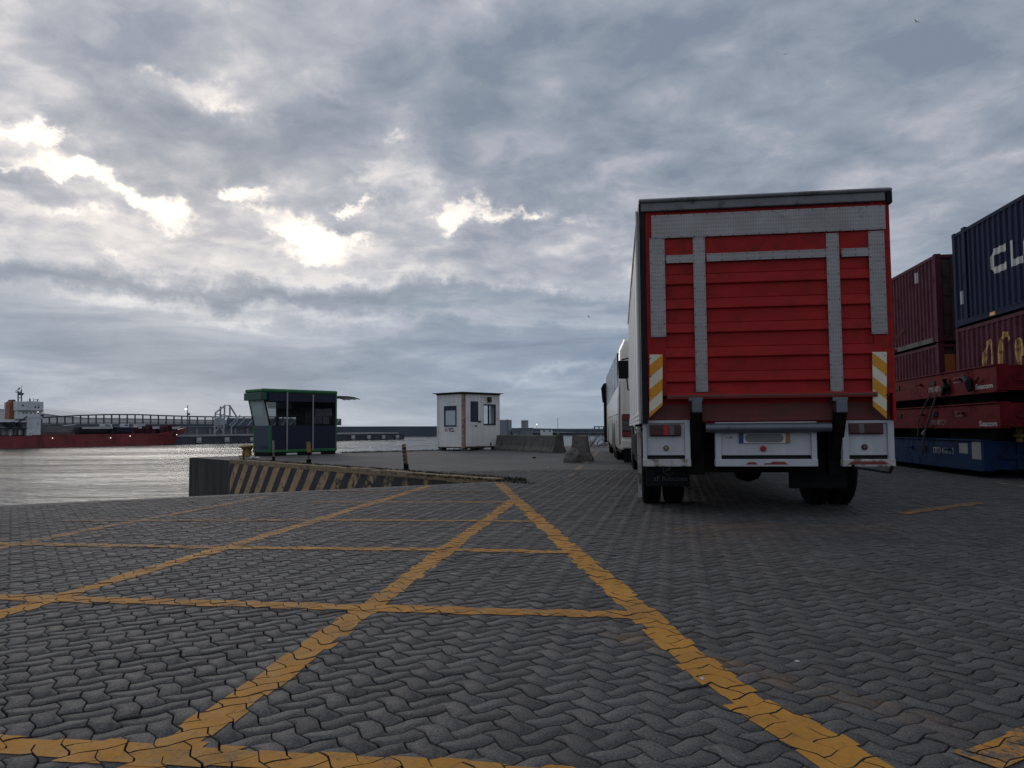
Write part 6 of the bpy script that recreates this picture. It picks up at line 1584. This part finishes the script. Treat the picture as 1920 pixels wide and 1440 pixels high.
    # open dark frame by the coach
    p0 = XZ(1114, 811); t = thing('steel_frame', 'dark open steel frame with flat top at the end of the far breakwater', 'frame', (p0.x, p0.y, 0)); wv = XZ(1150, 800).x - p0.x; zt = XZ(1114, 799.3).z; zb = XZ(1114, 805.5).z
    b = MB(); b.box(0, wv, 0, 4, zt - .5, zt); b.build('top_beam', 'rail_dark', t)
    for k in range(5):
        b = MB(); x = k * (wv - .5) / 4; b.box(x, x + .5, .2, .8, zb - 2.5, zt - .501); b.build('upright', 'rail_dark', t)
build_far()

# ------------------------------------------------------------------ gulls
def gull(u, v, y, span, roll, head, lab):
    p = D(u, v, y); bm = bmesh.new()
    sec = []
    prof = [(-.5, .0, .01), (-.38, .0, .035), (-.15, .0, .075), (.1, .0, .085), (.28, .02, .06), (.36, .03, .045), (.43, .025, .03), (.5, .015, .006)]
    n = 8
    for (x, z, r) in prof: sec.append([bm.verts.new((x * span * .42, math.cos(2 * math.pi * k / n) * r * span * .55, z * span + math.sin(2 * math.pi * k / n) * r * span * .5)) for k in range(n)])
    for i in range(len(sec) - 1):
        for k in range(n): bm.faces.new((sec[i][k], sec[i][(k + 1) % n], sec[i + 1][(k + 1) % n], sec[i + 1][k]))
    for s in (-1, 1):
        w = [(.06, .02, .03, .10), (.0, .22, .13, .095), (-.02, .36, .10, .07), (-.10, .5, .03, .015)]      # x lead, y, z, chord
        up = []; lo_ = []
        for (x, y_, z, c) in w:
            q = [(x * span, s * y_ * span, z * span), ((x - c) * span, s * y_ * span, z * span - .004 * span), ((x - c * .4) * span, s * y_ * span, z * span + .014 * span), ((x - c * .4) * span, s * y_ * span, z * span - .010 * span)]
            up.append([bm.verts.new(k) for k in q])
        for i in range(3):
            a, c = up[i], up[i + 1]
            for (i0, i1) in ((0, 2), (2, 1), (1, 3), (3, 0)): bm.faces.new((a[i0], a[i1], c[i1], c[i0]))
        e = up[-1]; bm.faces.new((e[0], e[2], e[1], e[3]))
    bmesh.ops.recalc_face_normals(bm, faces=bm.faces)
    me = bpy.data.meshes.new('gull'); bm.to_mesh(me); bm.free(); me.materials.append(MT['bird'])
    o = bpy.data.objects.new('gull', me); COL.objects.link(o); o.location = p; o.rotation_euler = Euler((roll, 0, head)); tag(o, lab, 'bird', 'gulls in the sky')
gull(1718, 41, 120, 1.25, .25, 1.9, 'dark gull gliding highest above the blue container')
gull(1473, 102, 130, 1.1, -.15, 1.2, 'dark gull with wings spread above the lorry roof')
gull(481, 525, 170, 1.1, .2, 2.2, 'tiny gull over the left of the harbour above the kiosk')
gull(889, 565, 190, 1.1, -.2, 1.4, 'tiny gull in the low sky above the white hut')
gull(1104, 594, 120, 1.0, .7, .5, 'gull banking steeply to the left of the coach')
